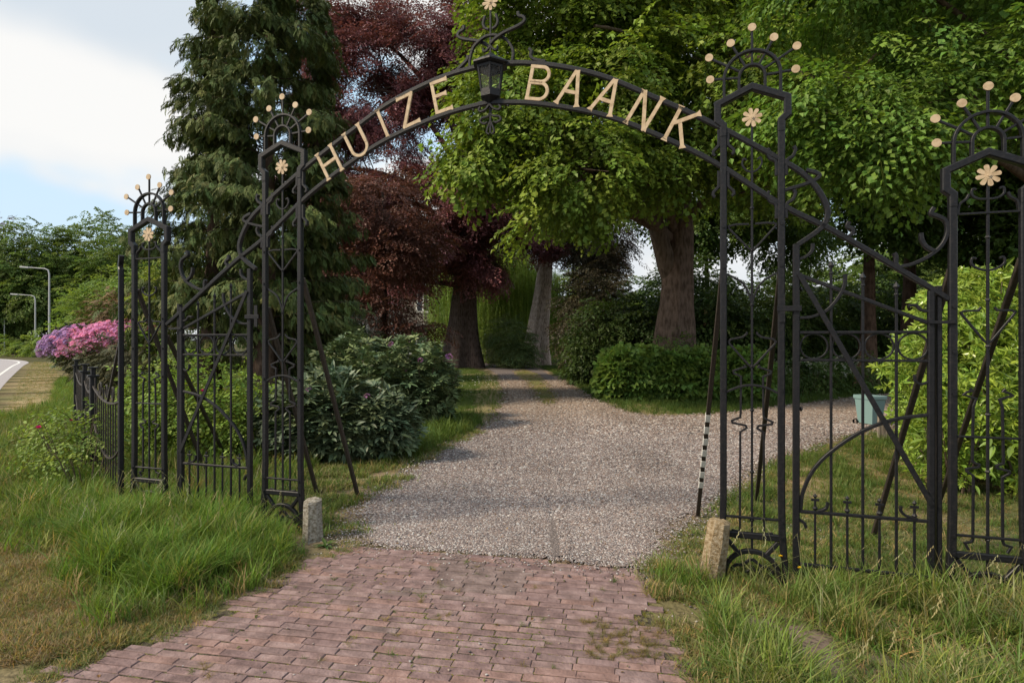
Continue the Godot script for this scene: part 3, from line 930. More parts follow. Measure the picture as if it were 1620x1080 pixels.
func letter(parent: Node, ch: String, at: Vector2, turn: float) -> void:
	var mb := MB.new()
	var h := 0.132
	var W := 0.05                                    # flared end
	match ch:
		"H":
			stroke(mb, Vector2(-0.075, h), Vector2(-0.075, -h), W, W)
			stroke(mb, Vector2(0.075, h), Vector2(0.075, -h), W, W)
			stroke(mb, Vector2(-0.075, 0), Vector2(0.075, 0), 0.021, 0.021)
		"U":
			stroke(mb, Vector2(-0.075, h), Vector2(-0.075, -0.05), W, 0.021)
			stroke(mb, Vector2(0.075, h), Vector2(0.075, -0.05), W, 0.021)
			bow(mb, arc(Vector2(0, -0.05), 0.075, 180, 360, 14))
		"I":
			stroke(mb, Vector2(0, h), Vector2(0, -h), W, W)
		"Z":
			stroke(mb, Vector2(-0.075, h - 0.011), Vector2(0.08, h - 0.011), 0.034, 0.021)
			stroke(mb, Vector2(0.075, h), Vector2(-0.075, -h), 0.021, 0.021)
			stroke(mb, Vector2(-0.08, 0.011 - h), Vector2(0.08, 0.011 - h), 0.021, 0.04)
		"E":
			stroke(mb, Vector2(-0.055, h), Vector2(-0.055, -h), 0.03, 0.03)
			stroke(mb, Vector2(-0.065, h - 0.011), Vector2(0.08, h - 0.011), 0.021, 0.042)
			stroke(mb, Vector2(-0.055, 0.01), Vector2(0.055, 0.01), 0.021, 0.042)
			stroke(mb, Vector2(-0.065, 0.011 - h), Vector2(0.085, 0.011 - h), 0.021, 0.042)
		"B":
			stroke(mb, Vector2(-0.06, h), Vector2(-0.06, -h), 0.028, 0.028)
			bow(mb, [Vector2(-0.075, h - 0.011), Vector2(0.02, h - 0.011)] + arc(Vector2(0.025, 0.066), 0.055, 84, -84, 12) + [Vector2(-0.06, 0.011)])
			bow(mb, [Vector2(-0.06, 0.0), Vector2(0.025, 0.0)] + arc(Vector2(0.03, -0.06), 0.061, 84, -84, 12) + [Vector2(-0.075, 0.011 - h)])
		"A":
			stroke(mb, Vector2(0.0, h), Vector2(-0.09, -h), 0.026, W)
			stroke(mb, Vector2(0.01, h), Vector2(0.075, -h), 0.034, W)
			stroke(mb, Vector2(-0.05, -0.03), Vector2(0.05, -0.03), 0.019, 0.019)
		"N":
			stroke(mb, Vector2(-0.065, h), Vector2(-0.085, -h), W, W)
			stroke(mb, Vector2(-0.06, h), Vector2(0.06, -h), 0.026, 0.026)
			stroke(mb, Vector2(0.08, h), Vector2(0.06, -h), W, W * 0.8)
		"K":
			stroke(mb, Vector2(-0.06, h), Vector2(-0.06, -h), W, W)
			stroke(mb, Vector2(-0.055, 0.0), Vector2(0.085, h), 0.021, W)
			stroke(mb, Vector2(-0.02, 0.03), Vector2(0.085, -h), 0.021, W)
	var o := part("letter", mb.mesh(), M.gold, parent, Vector3(at.x, at.y, 0.012))
	o.rotation.z = turn

func arch_sign() -> void:
	var o := thing("gate_arch", "curved iron sign arch with cut-out letters spelling HUIZE BAANK", "sign arch", gate_at(0.0), GATE_TURN)
	var up := spl(v2([0, 3.81, 0.3, 3.778, 0.6, 3.705, 0.9, 3.594, 1.2, 3.432, 1.66, 3.165, 2.1, 2.87, 2.25, 2.75, 2.337, 2.628, 2.38, 2.511, 2.359, 2.423, 2.307, 2.37, 2.2, 2.295]), 5)
	var lo := spl(v2([0, 3.51, 0.3, 3.475, 0.6, 3.405, 0.9, 3.31, 1.2, 3.17, 1.65, 2.91, 2.1, 2.57, 2.41, 2.38, 2.75, 2.14, 3.06, 1.915]), 5)
	for s in [-1.0, 1.0]:
		var f := func(src: Array) -> Array:
			var out := []
			for p in src: out.append(Vector2(p.x * s, p.y))
			return out
		var lend: Array = f.call(lo)
		if s < 0: lend.append(Vector2(-3.22, 1.81))
		iron("upper_bar", o, [[f.call(up), 0.034, 0.036]])
		iron("lower_bar", o, [[lend, 0.034, 0.036]])
		for q in [[2.11, 2.665, 2.2, 2.685, 2.29, 2.713, 2.33, 2.74, 2.315, 2.765, 2.25, 2.79], [2.503, 2.335, 2.527, 2.36, 2.52, 2.385, 2.495, 2.4, 2.505, 2.43],
				[2.79, 2.115, 2.772, 2.15, 2.772, 2.19, 2.76, 2.215], [2.79, 2.125, 2.86, 2.14, 2.95, 2.185, 3.02, 2.25, 3.052, 2.33, 3.045, 2.4, 3.01, 2.43, 2.965, 2.455, 2.98, 2.49],
				[2.91, 2.335, 2.915, 2.29, 2.94, 2.245, 2.985, 2.215]]:
			iron("scroll", o, [[spl(v2(q, s)), 0.022, 0.034, 0.0, 0.026]])
	iron("scroll", o, [[spl(v2([-0.28, 3.785, -0.22, 3.83, -0.175, 3.87, -0.17, 3.9])), 0.024, 0.03]])
	iron("scroll", o, [[spl(v2([0.46, 3.765, 0.38, 3.79, 0.345, 3.82, 0.35, 3.86, 0.33, 3.88])), 0.022, 0.03]])
	var names := "HUIZEBAANK"
	var ts := [-1.43, -1.165, -0.92, -0.69, -0.4, 0.4, 0.667, 0.932, 1.195, 1.445]
	for i in 10:
		var t: float = ts[i]
		var yu := curve_y(up, absf(t))
		var yl := curve_y(lo, absf(t))
		var sl := (curve_y(up, absf(t) + 0.05) - curve_y(up, absf(t) - 0.05)) / 0.1 * signf(t)
		letter(o, names[i], Vector2(t, (yu + yl) * 0.5), atan(sl * 0.93))

func curve_y(p: Array, x: float) -> float:
	for i in p.size() - 1:
		if p[i].x <= x and p[i + 1].x >= x:
			return lerpf(p[i].y, p[i + 1].y, (x - p[i].x) / maxf(1e-5, p[i + 1].x - p[i].x))
	return p[0].y

func lantern() -> void:
	var o := thing("lantern", "black six-sided iron lantern at the crown of the sign arch", "lantern", gate_at(0.018), GATE_TURN)
	var hex := func(y: float, r: float) -> Array:
		var out := []
		for i in 6:
			var a := TAU * (i + 0.217) / 6.0
			out.append(Vector3(cos(a) * r, y, sin(a) * r))
		return out
	var roof := MB.new()
	var rings := [hex.call(3.783, 0.128), hex.call(3.795, 0.15), hex.call(3.807, 0.15), hex.call(3.862, 0.055), hex.call(3.89, 0.02)]
	for i in 4:
		for j in 6:
			roof.quad_out(rings[i][j], rings[i][(j + 1) % 6], rings[i + 1][(j + 1) % 6], rings[i + 1][j], Vector3(0, 3.8, 0))
	roof.fan_out(rings[0], Vector3(0, 3.9, 0))
	roof.fan_out(rings[4], Vector3(0, 3.7, 0))
	part("roof", roof.mesh(), M.iron, o)
	var top: Array = hex.call(3.785, 0.108)
	var bot: Array = hex.call(3.585, 0.078)
	for j in 6:
		var mb := MB.new()
		beam(mb, top[j], bot[j], 0.014, 0.014)
		part("corner_bar", mb.mesh(), M.iron, o)
		var g := MB.new()
		var e := Vector3(0, 3.68, 0)
		g.quad_out(top[j] * 0.995 + e * 0.005, top[(j + 1) % 6] * 0.995 + e * 0.005, bot[(j + 1) % 6] * 0.995 + e * 0.005, bot[j] * 0.995 + e * 0.005, e)
		part("pane", g.mesh(), M.pane, o)
	var rim := MB.new()
	var ta: Array = hex.call(3.785, 0.112)
	var tb: Array = hex.call(3.762, 0.109)
	for j in 6: rim.quad_out(ta[j], ta[(j + 1) % 6], tb[(j + 1) % 6], tb[j], Vector3(0, 3.77, 0))
	part("top_rim", rim.mesh(), M.iron, o)
	rim = MB.new()
	for q in [[3.6, 0.086, 3.545, 0.083], [3.545, 0.083, 3.5, 0.02]]:
		var a: Array = hex.call(q[0], q[1])
		var b: Array = hex.call(q[2], q[3])
		for j in 6:
			rim.quad_out(a[j], a[(j + 1) % 6], b[(j + 1) % 6], b[j], Vector3(0, q[0], 0))
	rim.fan_out(hex.call(3.6, 0.086), Vector3(0, 3.5, 0))
	part("base_rim", rim.mesh(), M.iron, o)
	var lamp := MB.new()
	tube(lamp, [Vector3(0, 3.78, 0), Vector3(0, 3.735, 0), Vector3(0, 3.73, 0)], [0.06, 0.05, 0.001], 14)
	part("lamp_holder", lamp.mesh(), M.iron, o)
	# crowning scrolls
	iron("crown_arch", o, [[spl(v2([-0.17, 3.78, -0.172, 3.86, -0.14, 3.96, -0.06, 4.02, 0.0, 4.032, 0.06, 4.02, 0.135, 3.975, 0.185, 3.88, 0.172, 3.78])), 0.02, 0.026]])
	for s in [-1.0, 1.0]:
		iron("scroll", o, [[spl(v2([0.01, 3.95, 0.05, 3.985, 0.12, 4.02, 0.24, 4.055, 0.285, 4.085, 0.275, 4.115, 0.24, 4.13, 0.235, 4.16], s)), 0.022, 0.026, 0.03 * s]])
		iron("scroll", o, [[spl(v2([0.0, 3.95, 0.03, 3.92, 0.055, 3.915, 0.06, 3.94], s)), 0.016, 0.02]])
		iron("scroll", o, [[spl(v2([0.015, 4.08, 0.045, 4.095, 0.06, 4.13, 0.05, 4.17, 0.045, 4.19], s)), 0.018, 0.024]])
		iron("scroll", o, [[spl(v2([0.02, 3.515, 0.08, 3.52, 0.12, 3.505, 0.145, 3.48, 0.14, 3.465], s)), 0.016, 0.022]])
		iron("scroll", o, [[spl(v2([0.0, 3.49, 0.03, 3.455, 0.07, 3.44, 0.09, 3.455, 0.075, 3.475], s)), 0.016, 0.02, 0.02]])
		iron("scroll", o, [[spl(v2([0.0, 3.43, 0.02, 3.405, 0.07, 3.395, 0.085, 3.37, 0.05, 3.35, 0.025, 3.36], s)), 0.015, 0.02]])
		iron("scroll", o, [[spl(v2([0.0, 3.37, 0.02, 3.32, 0.03, 3.28, 0.01, 3.265], s)), 0.014, 0.018]])
	iron("finial_rod", o, [[v2([0, 3.88, 0, 4.27]), 0.014, 0.014]])
	iron("pendant_rod", o, [[v2([0, 3.52, 0, 3.27]), 0.015, 0.015]])
	flower(o, Vector3(0, 4.285, 0.01), 0.062, 0.1)

func side_gate(label: String, t: float, m: float) -> void:
	var o := thing("side_gate", label, "side gate", gate_at(t), GATE_TURN, "side gates between the towers")
	iron("stile", o, [[v2([0, 0.1, 0, 2.3], m), 0.042, 0.04]])
	iron("stile", o, [[v2([0.775, 0.1, 0.775, 1.97], m), 0.036, 0.04]])
	iron("stop_post", o, [[v2([0.822, 0.0, 0.822, 2.0], m), 0.03, 0.045, -0.02]])
	iron("top_rail", o, [[v2([0.015, 2.095, 0.765, 1.765], m), 0.024, 0.024]])
	for q in [[1.71, 0.018], [1.527, 0.016], [0.517, 0.02], [0.165, 0.022]]:
		iron("rail", o, [[v2([0.01, q[0], 0.765, q[0]], m), q[1], 0.022, 0.002]])
	for q in [[0.21, 2.16], [0.395, 2.075], [0.585, 2.01]]:
		var mb := MB.new()
		ribbon(mb, v2([q[0], 0.1 if q[0] < 0.3 else 0.16, q[0], q[1] - 0.02], m), 0.016, 0.016)
		knot(mb, q[0] * m, q[1] - 0.06, 0.015)
		knot(mb, q[0] * m, q[1] - 0.01, 0.02, 1.7)
		part("picket", mb.mesh(), M.iron, o)
	for x in [0.115, 0.305, 0.49, 0.685]:
		var mb := MB.new()
		ribbon(mb, v2([x, 0.165, x, 0.6], m), 0.014, 0.014)
		knot(mb, x * m, 0.545, 0.018)
		ribbon(mb, v2([x - 0.024, 0.6, x + 0.024, 0.6], m), 0.016, 0.012)
		knot(mb, x * m, 0.625, 0.014)
		part("short_picket", mb.mesh(), M.iron, o)
	for x in [0.108, 0.3, 0.488, 0.678]:
		iron("ring", o, [[arc(Vector2(x * m, 1.618), 0.083, 0, 360, 24), 0.011, 0.014, -0.004]])
	iron("strap", o, [[v2([0.015, 2.1, 0.775, 0.625], m), 0.032, 0.012, 0.024]])
	iron("quarter_arch", o, [[spl(v2([0.028, 0.53, 0.04, 0.64, 0.1, 0.79, 0.205, 0.92, 0.38, 1.06, 0.57, 1.15, 0.765, 1.187], m), 5), 0.022, 0.026, 0.0]])
	iron("scroll", o, [[spl(v2([0.015, 1.808, 0.1, 1.815, 0.19, 1.86, 0.26, 1.95, 0.29, 2.03, 0.292, 2.09], m)), 0.018, 0.026, 0.0, 0.024]])
	iron("scroll", o, [[spl(v2([0.015, 2.2, 0.06, 2.215, 0.095, 2.25, 0.1, 2.3], m)), 0.018, 0.026, 0.0, 0.024]])
	iron("scroll", o, [[spl(v2([0.76, 1.84, 0.72, 1.85, 0.69, 1.88, 0.65, 1.875], m)), 0.018, 0.026]])
	iron("scroll", o, [[spl(v2([0.76, 1.395, 0.72, 1.38, 0.69, 1.4, 0.685, 1.44], m)), 0.014, 0.024]])
	iron("scroll", o, [[spl(v2([0.7, 0.525, 0.64, 0.54, 0.61, 0.57, 0.61, 0.6], m)), 0.016, 0.026]])
	iron("scroll", o, [[spl(v2([0.13, 0.525, 0.18, 0.55, 0.19, 0.59], m)), 0.018, 0.026]])
	iron("scroll", o, [[spl(v2([0.02, 0.46, 0.05, 0.44, 0.06, 0.41], m)), 0.018, 0.026]])
	iron("hinge_strap", o, [[v2([-0.12, 1.87, 0.03, 1.87], m), 0.036, 0.012, 0.028], [v2([-0.088, 1.78, -0.088, 1.97], m), 0.036, 0.008, 0.029]])
	iron("latch_strap", o, [[v2([0.755, 1.77, 0.9, 1.77], m), 0.02, 0.012, 0.03]])
	for y in [2.0, 1.2]:
		var mb := MB.new()
		knot(mb, 0.03 * m, y, 0.014)
		part("bolt_head", mb.mesh(), M.iron, o)

func low_fence() -> void:
	# the fence that runs off along the verge on the left
	var a := Vector3(-3.87, 0, -5.94)
	var pts := [a, Vector3(-5.2, 0, -7.45), Vector3(-6.05, 0, -8.5), Vector3(-7.7, 0, -10.6)]
	var words := ["panel of low iron fence nearest the left tower, with dipping rails", "middle panel of low iron fence beyond the first square post", "farthest panel of low iron fence, half hidden by the dark hedge"]
	for k in 3:
		var p: Vector3 = pts[k]
		var q: Vector3 = pts[k + 1]
		var l := p.distance_to(q)
		var o := thing("fence_panel", words[k], "fence", p, -atan2(q.z - p.z, q.x - p.x), "low iron fence along the verge")
		if k == 0:
			iron("end_post", o, [[v2([0.0, 0, 0.0, 2.32, 0.0, 2.36]), 0.046, 0.046]])
			iron("scroll", o, [[spl(v2([0.0, 2.34, 0.035, 2.38, 0.03, 2.42, 0.0, 2.46, -0.01, 2.5])), 0.05, 0.045]], M.iron)
			for y in [1.72, 1.45]:
				iron("scroll", o, [[spl(v2([0.02, y - 0.06, 0.07, y - 0.03, 0.075, y + 0.06, 0.05, y + 0.08])), 0.018, 0.03]])
			iron("raking_strut", o, [[v2([0.02, 1.7, l * 0.42, 1.0]), 0.026, 0.026]], M.old_iron)
		iron("square_post", o, [[v2([l, 0, l, 1.22]), 0.075, 0.075], [v2([l - 0.07, 1.225, l + 0.07, 1.225]), 0.02, 0.12], [v2([l, 1.23, l, 1.32]), 0.05, 0.05], [v2([l - 0.05, 1.325, l + 0.05, 1.325]), 0.016, 0.1]])
		var yf := func(x: float, base: float, dip: float) -> float:
			var u := x / l
			return base + dip * (pow(absf(u - 0.45) / 0.55, 2.0))
		for q2 in [[0.98, 0.12], [0.38, 0.34]]:
			var rail := []
			for i in 15:
				var x := l * i / 14.0
				rail.append(Vector2(x, yf.call(x, q2[0], q2[1])))
			iron("rail", o, [[rail, 0.02, 0.03]], M.old_iron)
		var n := int(l / 0.16)
		for i in range(1, n):
			var x := l * i / n
			iron("picket", o, [[v2([x, 0.0, x, yf.call(x, 0.98, 0.12) + (0.14 if i % 2 else 0.0)]), 0.014, 0.014]], M.old_iron)
		for i in 3:
			iron("ring", o, [[arc(Vector2(l * (0.25 + 0.22 * i), 1.1), 0.07, 0, 360, 16), 0.012, 0.016]], M.old_iron)

func bollard(label: String, x: float, d: float, w: float, h: float, turn: float, tilt: float, m: Material) -> void:
	var o := thing("stone_bollard", label, "bollard", Vector3(x, -0.04, -d), turn, "stone guard posts beside the inner towers")
	o.rotation.z = tilt
	var mb := MB.new()
	var rings := []
	var ys := [0.0, h * 0.35, h * 0.7, h * 0.93, h, h + 0.014]
	var ws := [w * 0.56, w * 0.53, w * 0.505, w * 0.49, w * 0.46, w * 0.3]
	for i in 6:
		var r := []
		for j in 8:
			var a := TAU * (j + 0.5) / 8.0
			var k: float = ws[i] / maxf(absf(cos(a)), absf(sin(a))) * (0.98 if j % 2 else 1.0)
			k = minf(k, ws[i] * 1.36)
			var q := Vector3(cos(a) * k, ys[i], sin(a) * k)
			q += Vector3(rr(-1, 1), 0.0 if i == 0 else rr(-1, 1), rr(-1, 1)) * 0.005
			r.append(q)
		rings.append(r)
	for i in 5:
		for j in 8:
			mb.quad_out(rings[i][j], rings[i][(j + 1) % 8], rings[i + 1][(j + 1) % 8], rings[i + 1][j], Vector3(0, (ys[i] + ys[i + 1]) * 0.5 - (0.1 if i > 3 else 0.0), 0))
	mb.fan_out(rings[5], Vector3(0, 0.1, 0))
	part("shaft", mb.mesh(), m, o)
	var base := MB.new()
	beam(base, Vector3(0, -0.02, 0), Vector3(0, 0.035, 0), w * 1.2, w * 1.2)
	part("footing", base.mesh(), M.stone, o)

# ------------------------------------------------------------------ trees and shrubs
func trunk_mesh(pts: Array, rad: Array, col: Color, sides := 44) -> MB:
	var mb := MB.new()
	mb.col = col
	tube(mb, pts, rad, sides, 0.1, 0.35)
	return mb

func rise(foot: Vector3, top: Vector3, n: int, bend := 0.15) -> Array:
	var out := []
	for i in n + 1:
		var t := float(i) / n
		out.append(foot.lerp(top, t) + Vector3(sin(t * 5.0 + foot.x) * bend, 0, cos(t * 4.0 + foot.z) * bend) * minf(1.0, t * 3.0))
	return out

func girth(r: float, top: float, n: int, flare := 0.6) -> Array:
	var out := []
	for i in n + 1:
		var t := float(i) / n
		out.append(lerpf(r, top, t) * (1.0 + flare * exp(-t * 14.0)))
	return out

func leafy_tree(called: String, label: String, foot: Vector3, h: float, r: float, lobes: Array, bark: Color, leaf_mesh: Mesh, m: Material, count: int, size: float, col: Color, opt := {}, group := "") -> Node3D:
	var o := thing(called, label, "tree", foot, 0.0, group)
	var rel := []
	for l in lobes: rel.append([l[0] - foot, l[1]])
	var top := Vector3(opt.get("lean_x", 0.0), h, opt.get("lean_z", 0.0))
	var n := 26
	part("trunk", trunk_mesh(rise(Vector3(0, -0.1, 0), top, n, r * 0.35), girth(r, r * 0.25, n, opt.get("flare", 0.6)), bark).mesh(), M.bark, o)
	var mb := MB.new()
	mb.col = bark
	limbs(mb, Vector3(0, minf(h * 0.25, opt.get("fork", h * 0.25)), 0), rel, r * opt.get("limb", 0.4), opt.get("subs", 6), opt.get("from", 0.55))
	part("limbs", mb.mesh(), M.bark, o)
	var ins := Inst.new()
	canopy(ins, rel, count, size, col, opt)
	field("crown", leaf_mesh, m, ins, o)
	return o

func conifer(label: String, foot: Vector3, h: float, w: float, bare: float, fr: Mesh) -> void:
	var o := thing("conifer_tree", label, "tree", foot, 0.0, "dark conifers behind the left gate")
	part("trunk", trunk_mesh(rise(Vector3(0, -0.1, 0), Vector3(0.2, h, 0), 24, 0.06), girth(0.22, 0.02, 24, 0.5), Color(0.12, 0.085, 0.065), 12).mesh(), M.bark, o)
	var mb := MB.new()
	mb.col = Color(0.1, 0.075, 0.06)
	var ins := Inst.new()
	var y := bare
	while y < h - 0.3:
		y += rr(0.05, 0.12)
		var t := y / h
		var l := w * (0.45 + 0.55 * sin(PI * minf(1.0, t * 1.1 + 0.22))) * pow(1.0 - t, 0.35) * rr(0.55, 1.12)
		l = minf(l, w * 1.02)
		var a := rr(0, TAU)
		var d := Vector3(cos(a), 0, sin(a))
		var s := Vector3(0.2 * t, y, 0)
		var e := s + d * l + Vector3(0, rr(-0.35, 0.25) * l * 0.7 + 0.1, 0)
		var mid := s.lerp(e, 0.5) + Vector3(0, 0.12 * l, 0)
		var c := curve3(s, mid, e, 6)
		tube(mb, c, taper(0.022, 0.004, 6), 4)
		var n := int(26 + l * 46.0)
		for k in n:
			var u := pow(rr(0.05, 1.0), 0.6)
			var p: Vector3 = s.lerp(mid, u).lerp(mid.lerp(e, u), u) + Vector3(rr(-0.24, 0.24), rr(-0.22, 0.08), rr(-0.24, 0.24))
			if noise.get_noise_3dv(p * 1.3 + foot) < -0.34: continue
			var f := d * rr(0.1, 0.9) + Vector3(rr(-0.7, 0.7), rr(-1.1, -0.1), rr(-0.7, 0.7))
			ins.add(Transform3D(aim(f, Vector3.UP, rr(0.7, 1.3)), p), tint(Color(0.1, 0.135, 0.04).lerp(Color(0.17, 0.145, 0.06), clampf(rng.randf() * 1.6 - 1.1, 0, 0.6)), 0.35, 0.15))
	part("limbs", mb.mesh(), M.bark, o)
	field("crown", fr, M.needle, ins, o)

func bush(called: String, label: String, category: String, lobes: Array, mesh: Mesh, m: Material, count: int, size: float, col: Color, opt := {}, group := "") -> Node3D:
	var foot: Vector3 = lobes[0][0]
	foot.y = 0.0
	var o := thing(called, label, category, foot, 0.0, group)
	var rel := []
	for l in lobes: rel.append([l[0] - foot, l[1]])
	var mb := MB.new()
	mb.col = opt.get("bark", Color(0.13, 0.1, 0.075))
	for l in rel:
		var c: Vector3 = l[0]
		var r: Vector3 = l[1]
		for i in opt.get("stems", 7):
			var a := rr(0, TAU)
			var s := Vector3(c.x + cos(a) * r.x * 0.25, -0.05, c.z + sin(a) * r.z * 0.25)
			var e := c + Vector3(cos(a) * r.x, rr(0.1, 0.9) * r.y, sin(a) * r.z) * rr(0.5, 0.95)
			tube(mb, curve3(s, s.lerp(e, 0.5) + Vector3(0, rr(0, 0.3) * r.y, 0), e, 5), taper(opt.get("stem", 0.02), 0.004, 5), 5)
	part("stems", mb.mesh(), M.bark, o)
	var ins := Inst.new()
	canopy(ins, rel, count, size, col, opt)
	field("foliage", mesh, m, ins, o)
	return o

func blooms(o: Node3D, lobes: Array, count: int, size: float, cols: Array, low := -0.2) -> void:
	# flower trusses on the outside of a shrub
	var mb := MB.new()
	for i in 9:
		var d := Vector3(rng.randfn(), absf(rng.randfn()) * 0.8, rng.randfn()).normalized()
		var c := d * 0.55
		mb.col = shade(0.12)
		for k in 5:
			var u := d.cross(Vector3.UP).normalized()
			var w := d.cross(u)
			var a := TAU * k / 5.0
			var e := u * cos(a) + w * sin(a)
			leaf(mb, c, (e + d * 0.7).normalized(), d, 0.42, 0.36, 0.1)
	var m := mb.mesh()
	var inst := []
	for c in cols: inst.append(Inst.new())
	for i in count:
		var l: Array = lobes[rng.randi() % lobes.size()]
		var d := Vector3(rng.randfn(), rng.randfn() * 0.7 + 0.35, rng.randfn()).normalized()
		if d.y < low: continue
		var p: Vector3 = l[0] - o.position + d * l[1] * rr(0.93, 1.06)
		var k := rng.randi() % cols.size()
		if cols.size() == 2: k = 0 if p.x + rr(-0.4, 0.4) > l[2] else 1
		inst[k].add(Transform3D(aim(Vector3(d.z, 0, -d.x), d, size * rr(0.7, 1.2)), p), tint(cols[k], 0.2, 0.06))
	for k in cols.size():
		if inst[k].n: field("blossom", m, M.petal, inst[k], o)

func lobe(x: float, y: float, d: float, rx: float, ry: float, rz: float) -> Array:
	return [Vector3(x, y, -d), Vector3(rx, ry, rz)]

func vegetation() -> void:
	var broad := spray(22, 0.13, 0.11, 0.75, 0.3, 0.3, Color(0.5, 0.35, 0.25))
	var broad_near := spray(18, 0.105, 0.085, 0.62, 0.24, 0.3, Color(0.5, 0.4, 0.25))
	var fine := spray(46, 0.11, 0.075, 0.95, 0.42, 0.25, Color(0.3, 0.25, 0.25))
	var fine_green := spray(44, 0.11, 0.08, 0.9, 0.42, 0.25, Color(0.6, 0.6, 0.3))
	var far := spray(60, 0.24, 0.2, 1.5, 0.8, 0.25, Color(0.6, 0.6, 0.3))
	var fr := frond(0.3, 9, 0.024)

	# the big linden to the right of the drive
	var linden := leafy_tree("linden_tree", "broad-leaved bright green tree with ridged forked trunk behind the low leafy hedge", Vector3(5.1, 0, -19.0), 15.0, 0.56, [
		lobe(0.1, 7.4, 15, 1.75, 1.6, 1.8), lobe(1.6, 5.8, 14.2, 1.4, 1.15, 1.5), lobe(3.0, 7.9, 15, 2.2, 1.9, 2.0), lobe(3.9, 6.2, 15, 1.6, 1.0, 1.5),
		lobe(3.2, 10.9, 16, 3.0, 2.2, 2.4), lobe(0.9, 10.5, 16, 2.2, 2.2, 2.2), lobe(6.0, 8.0, 15, 2.3, 1.9, 2.0), lobe(7.2, 11.2, 17, 3.0, 2.4, 2.4),
		lobe(0.75, 4.25, 13.2, 0.62, 0.55, 0.7), lobe(6.8, 6.2, 15.5, 1.5, 1.0, 1.5), lobe(5.0, 15.5, 19, 5.0, 3.2, 4.5), lobe(2.4, 7.4, 22, 2.2, 1.7, 2.0), lobe(8.5, 8.2, 20, 2.6, 2.2, 2.4), lobe(-0.9, 6.0, 14.5, 0.9, 0.8, 0.9)],
		Color(0.17, 0.125, 0.1), broad, M.leaf, 10500, 0.95, Color(0.115, 0.165, 0.026), {"gap": 0.02, "freq": 0.8, "fork": 4.2, "from": 0.5, "limb": 0.33, "subs": 7, "fill": 0.5, "droop": 0.35, "flare": 0.25, "vary": 0.35})

	for q in [[Vector3(0, 3.6, 0), Vector3(-0.75, 5.0, 0.5), Vector3(-1.5, 8.6, 1.4), 0.36, 0.16], [Vector3(0.2, 8.3, 1.0), Vector3(0.0, 9.2, 5.5), Vector3(1.5, 6.9, 6.4), 0.16, 0.08], [Vector3(1.3, 6.95, 6.3), Vector3(1.7, 6.7, 6.5), Vector3(2.6, 7.8, 6.9), 0.085, 0.03], [Vector3(0.0, 9.0, 0.5), Vector3(-1.0, 9.6, 3.5), Vector3(-3.2, 8.9, 5.2), 0.14, 0.03]]:
		var fk := MB.new()
		fk.col = Color(0.16, 0.12, 0.095)
		tube(fk, curve3(q[0], q[1], q[2], 12), taper(q[3], q[4], 12), 14, 0.12)
		part("limb", fk.mesh(), M.bark, linden)
	# the old copper beech and its company
	leafy_tree("copper_beech", "huge purple-leaved beech with thick dark trunk beside the lawn", Vector3(-3.1, 0, -38.0), 25.0, 0.78, [
		lobe(-9.0, 17.5, 38, 4.6, 5.5, 4), lobe(-3.5, 20.5, 38, 5.2, 5.0, 5), lobe(-8.0, 10.5, 37, 4.2, 3.0, 4), lobe(-2.2, 10.0, 36, 4.0, 3.2, 4), lobe(-11.4, 12.5, 38, 2.6, 4.5, 3),
		lobe(-4.6, 7.4, 35, 4.0, 1.9, 3), lobe(2.4, 8.6, 38, 3.6, 1.3, 3), lobe(1.5, 14.0, 39, 3.5, 3.0, 4), lobe(-1.6, 6.6, 36, 2.4, 1.5, 2), lobe(-7.2, 5.2, 36, 2.6, 1.3, 2), lobe(-9.6, 6.6, 37, 2.4, 1.8, 2), lobe(-11.0, 21.5, 38, 3.2, 3.4, 3)],
		Color(0.115, 0.085, 0.075), fine, M.copper, 13000, 1.15, Color(0.12, 0.046, 0.054), {"gap": 0.06, "freq": 0.28, "fork": 5.0, "limb": 0.36, "subs": 9, "fill": 0.55, "vary": 0.4})
	leafy_tree("young_copper_beech", "slender copper-leaved tree with orange-tinted leaves in front of the house", Vector3(-5.45, 0, -25.5), 8.0, 0.16, [
		lobe(-5.6, 7.2, 25.5, 2.5, 1.6, 2.2), lobe(-6.6, 4.5, 25, 2.0, 1.1, 1.6), lobe(-4.2, 5.6, 25, 1.6, 1.1, 1.5), lobe(-5.0, 3.1, 24.6, 1.4, 0.6, 1.2), lobe(-7.4, 6.6, 26, 1.5, 1.8, 1.4), lobe(-4.0, 2.2, 25, 1.5, 0.35, 0.9)],
		Color(0.05, 0.04, 0.037), fine, M.copper, 1700, 0.85, Color(0.085, 0.036, 0.028), {"gap": 0.0, "freq": 0.6, "vary": 0.5, "subs": 8, "limb": 0.35})
	leafy_tree("grey_beech", "pale smooth-barked old beech with burred foot by the drive bend", Vector3(1.7, 0, -43.0), 20.0, 0.72, [
		lobe(4.0, 10.5, 43, 3.6, 1.5, 3), lobe(6.5, 8.2, 42, 2.8, 1.5, 2.6), lobe(0.5, 16.0, 44, 5, 4, 4), lobe(6.5, 15.0, 44, 4.5, 4, 4), lobe(-1.0, 11.0, 43, 2.6, 1.6, 2)],
		Color(0.55, 0.44, 0.38), fine, M.copper, 3800, 1.2, Color(0.085, 0.035, 0.034), {"gap": -0.1, "freq": 0.3, "fork": 8.0, "limb": 0.5, "flare": 0.3, "lean_x": 1.2})
	# weeping tree
	var wt := thing("weeping_willow", "weeping tree with light green hanging strands beyond the lawn", "tree", Vector3(-1.2, 0, -49.0))
	part("trunk", trunk_mesh(rise(Vector3(0, -0.1, 0), Vector3(0.2, 9.0, 0), 14, 0.2), girth(0.35, 0.12, 14), Color(0.12, 0.095, 0.07), 12).mesh(), M.bark, wt)
	var wl := MB.new()
	wl.col = Color(0.12, 0.1, 0.07)
	var wi := Inst.new()
	var st := strand(1.5, 42, 0.13, 0.035)
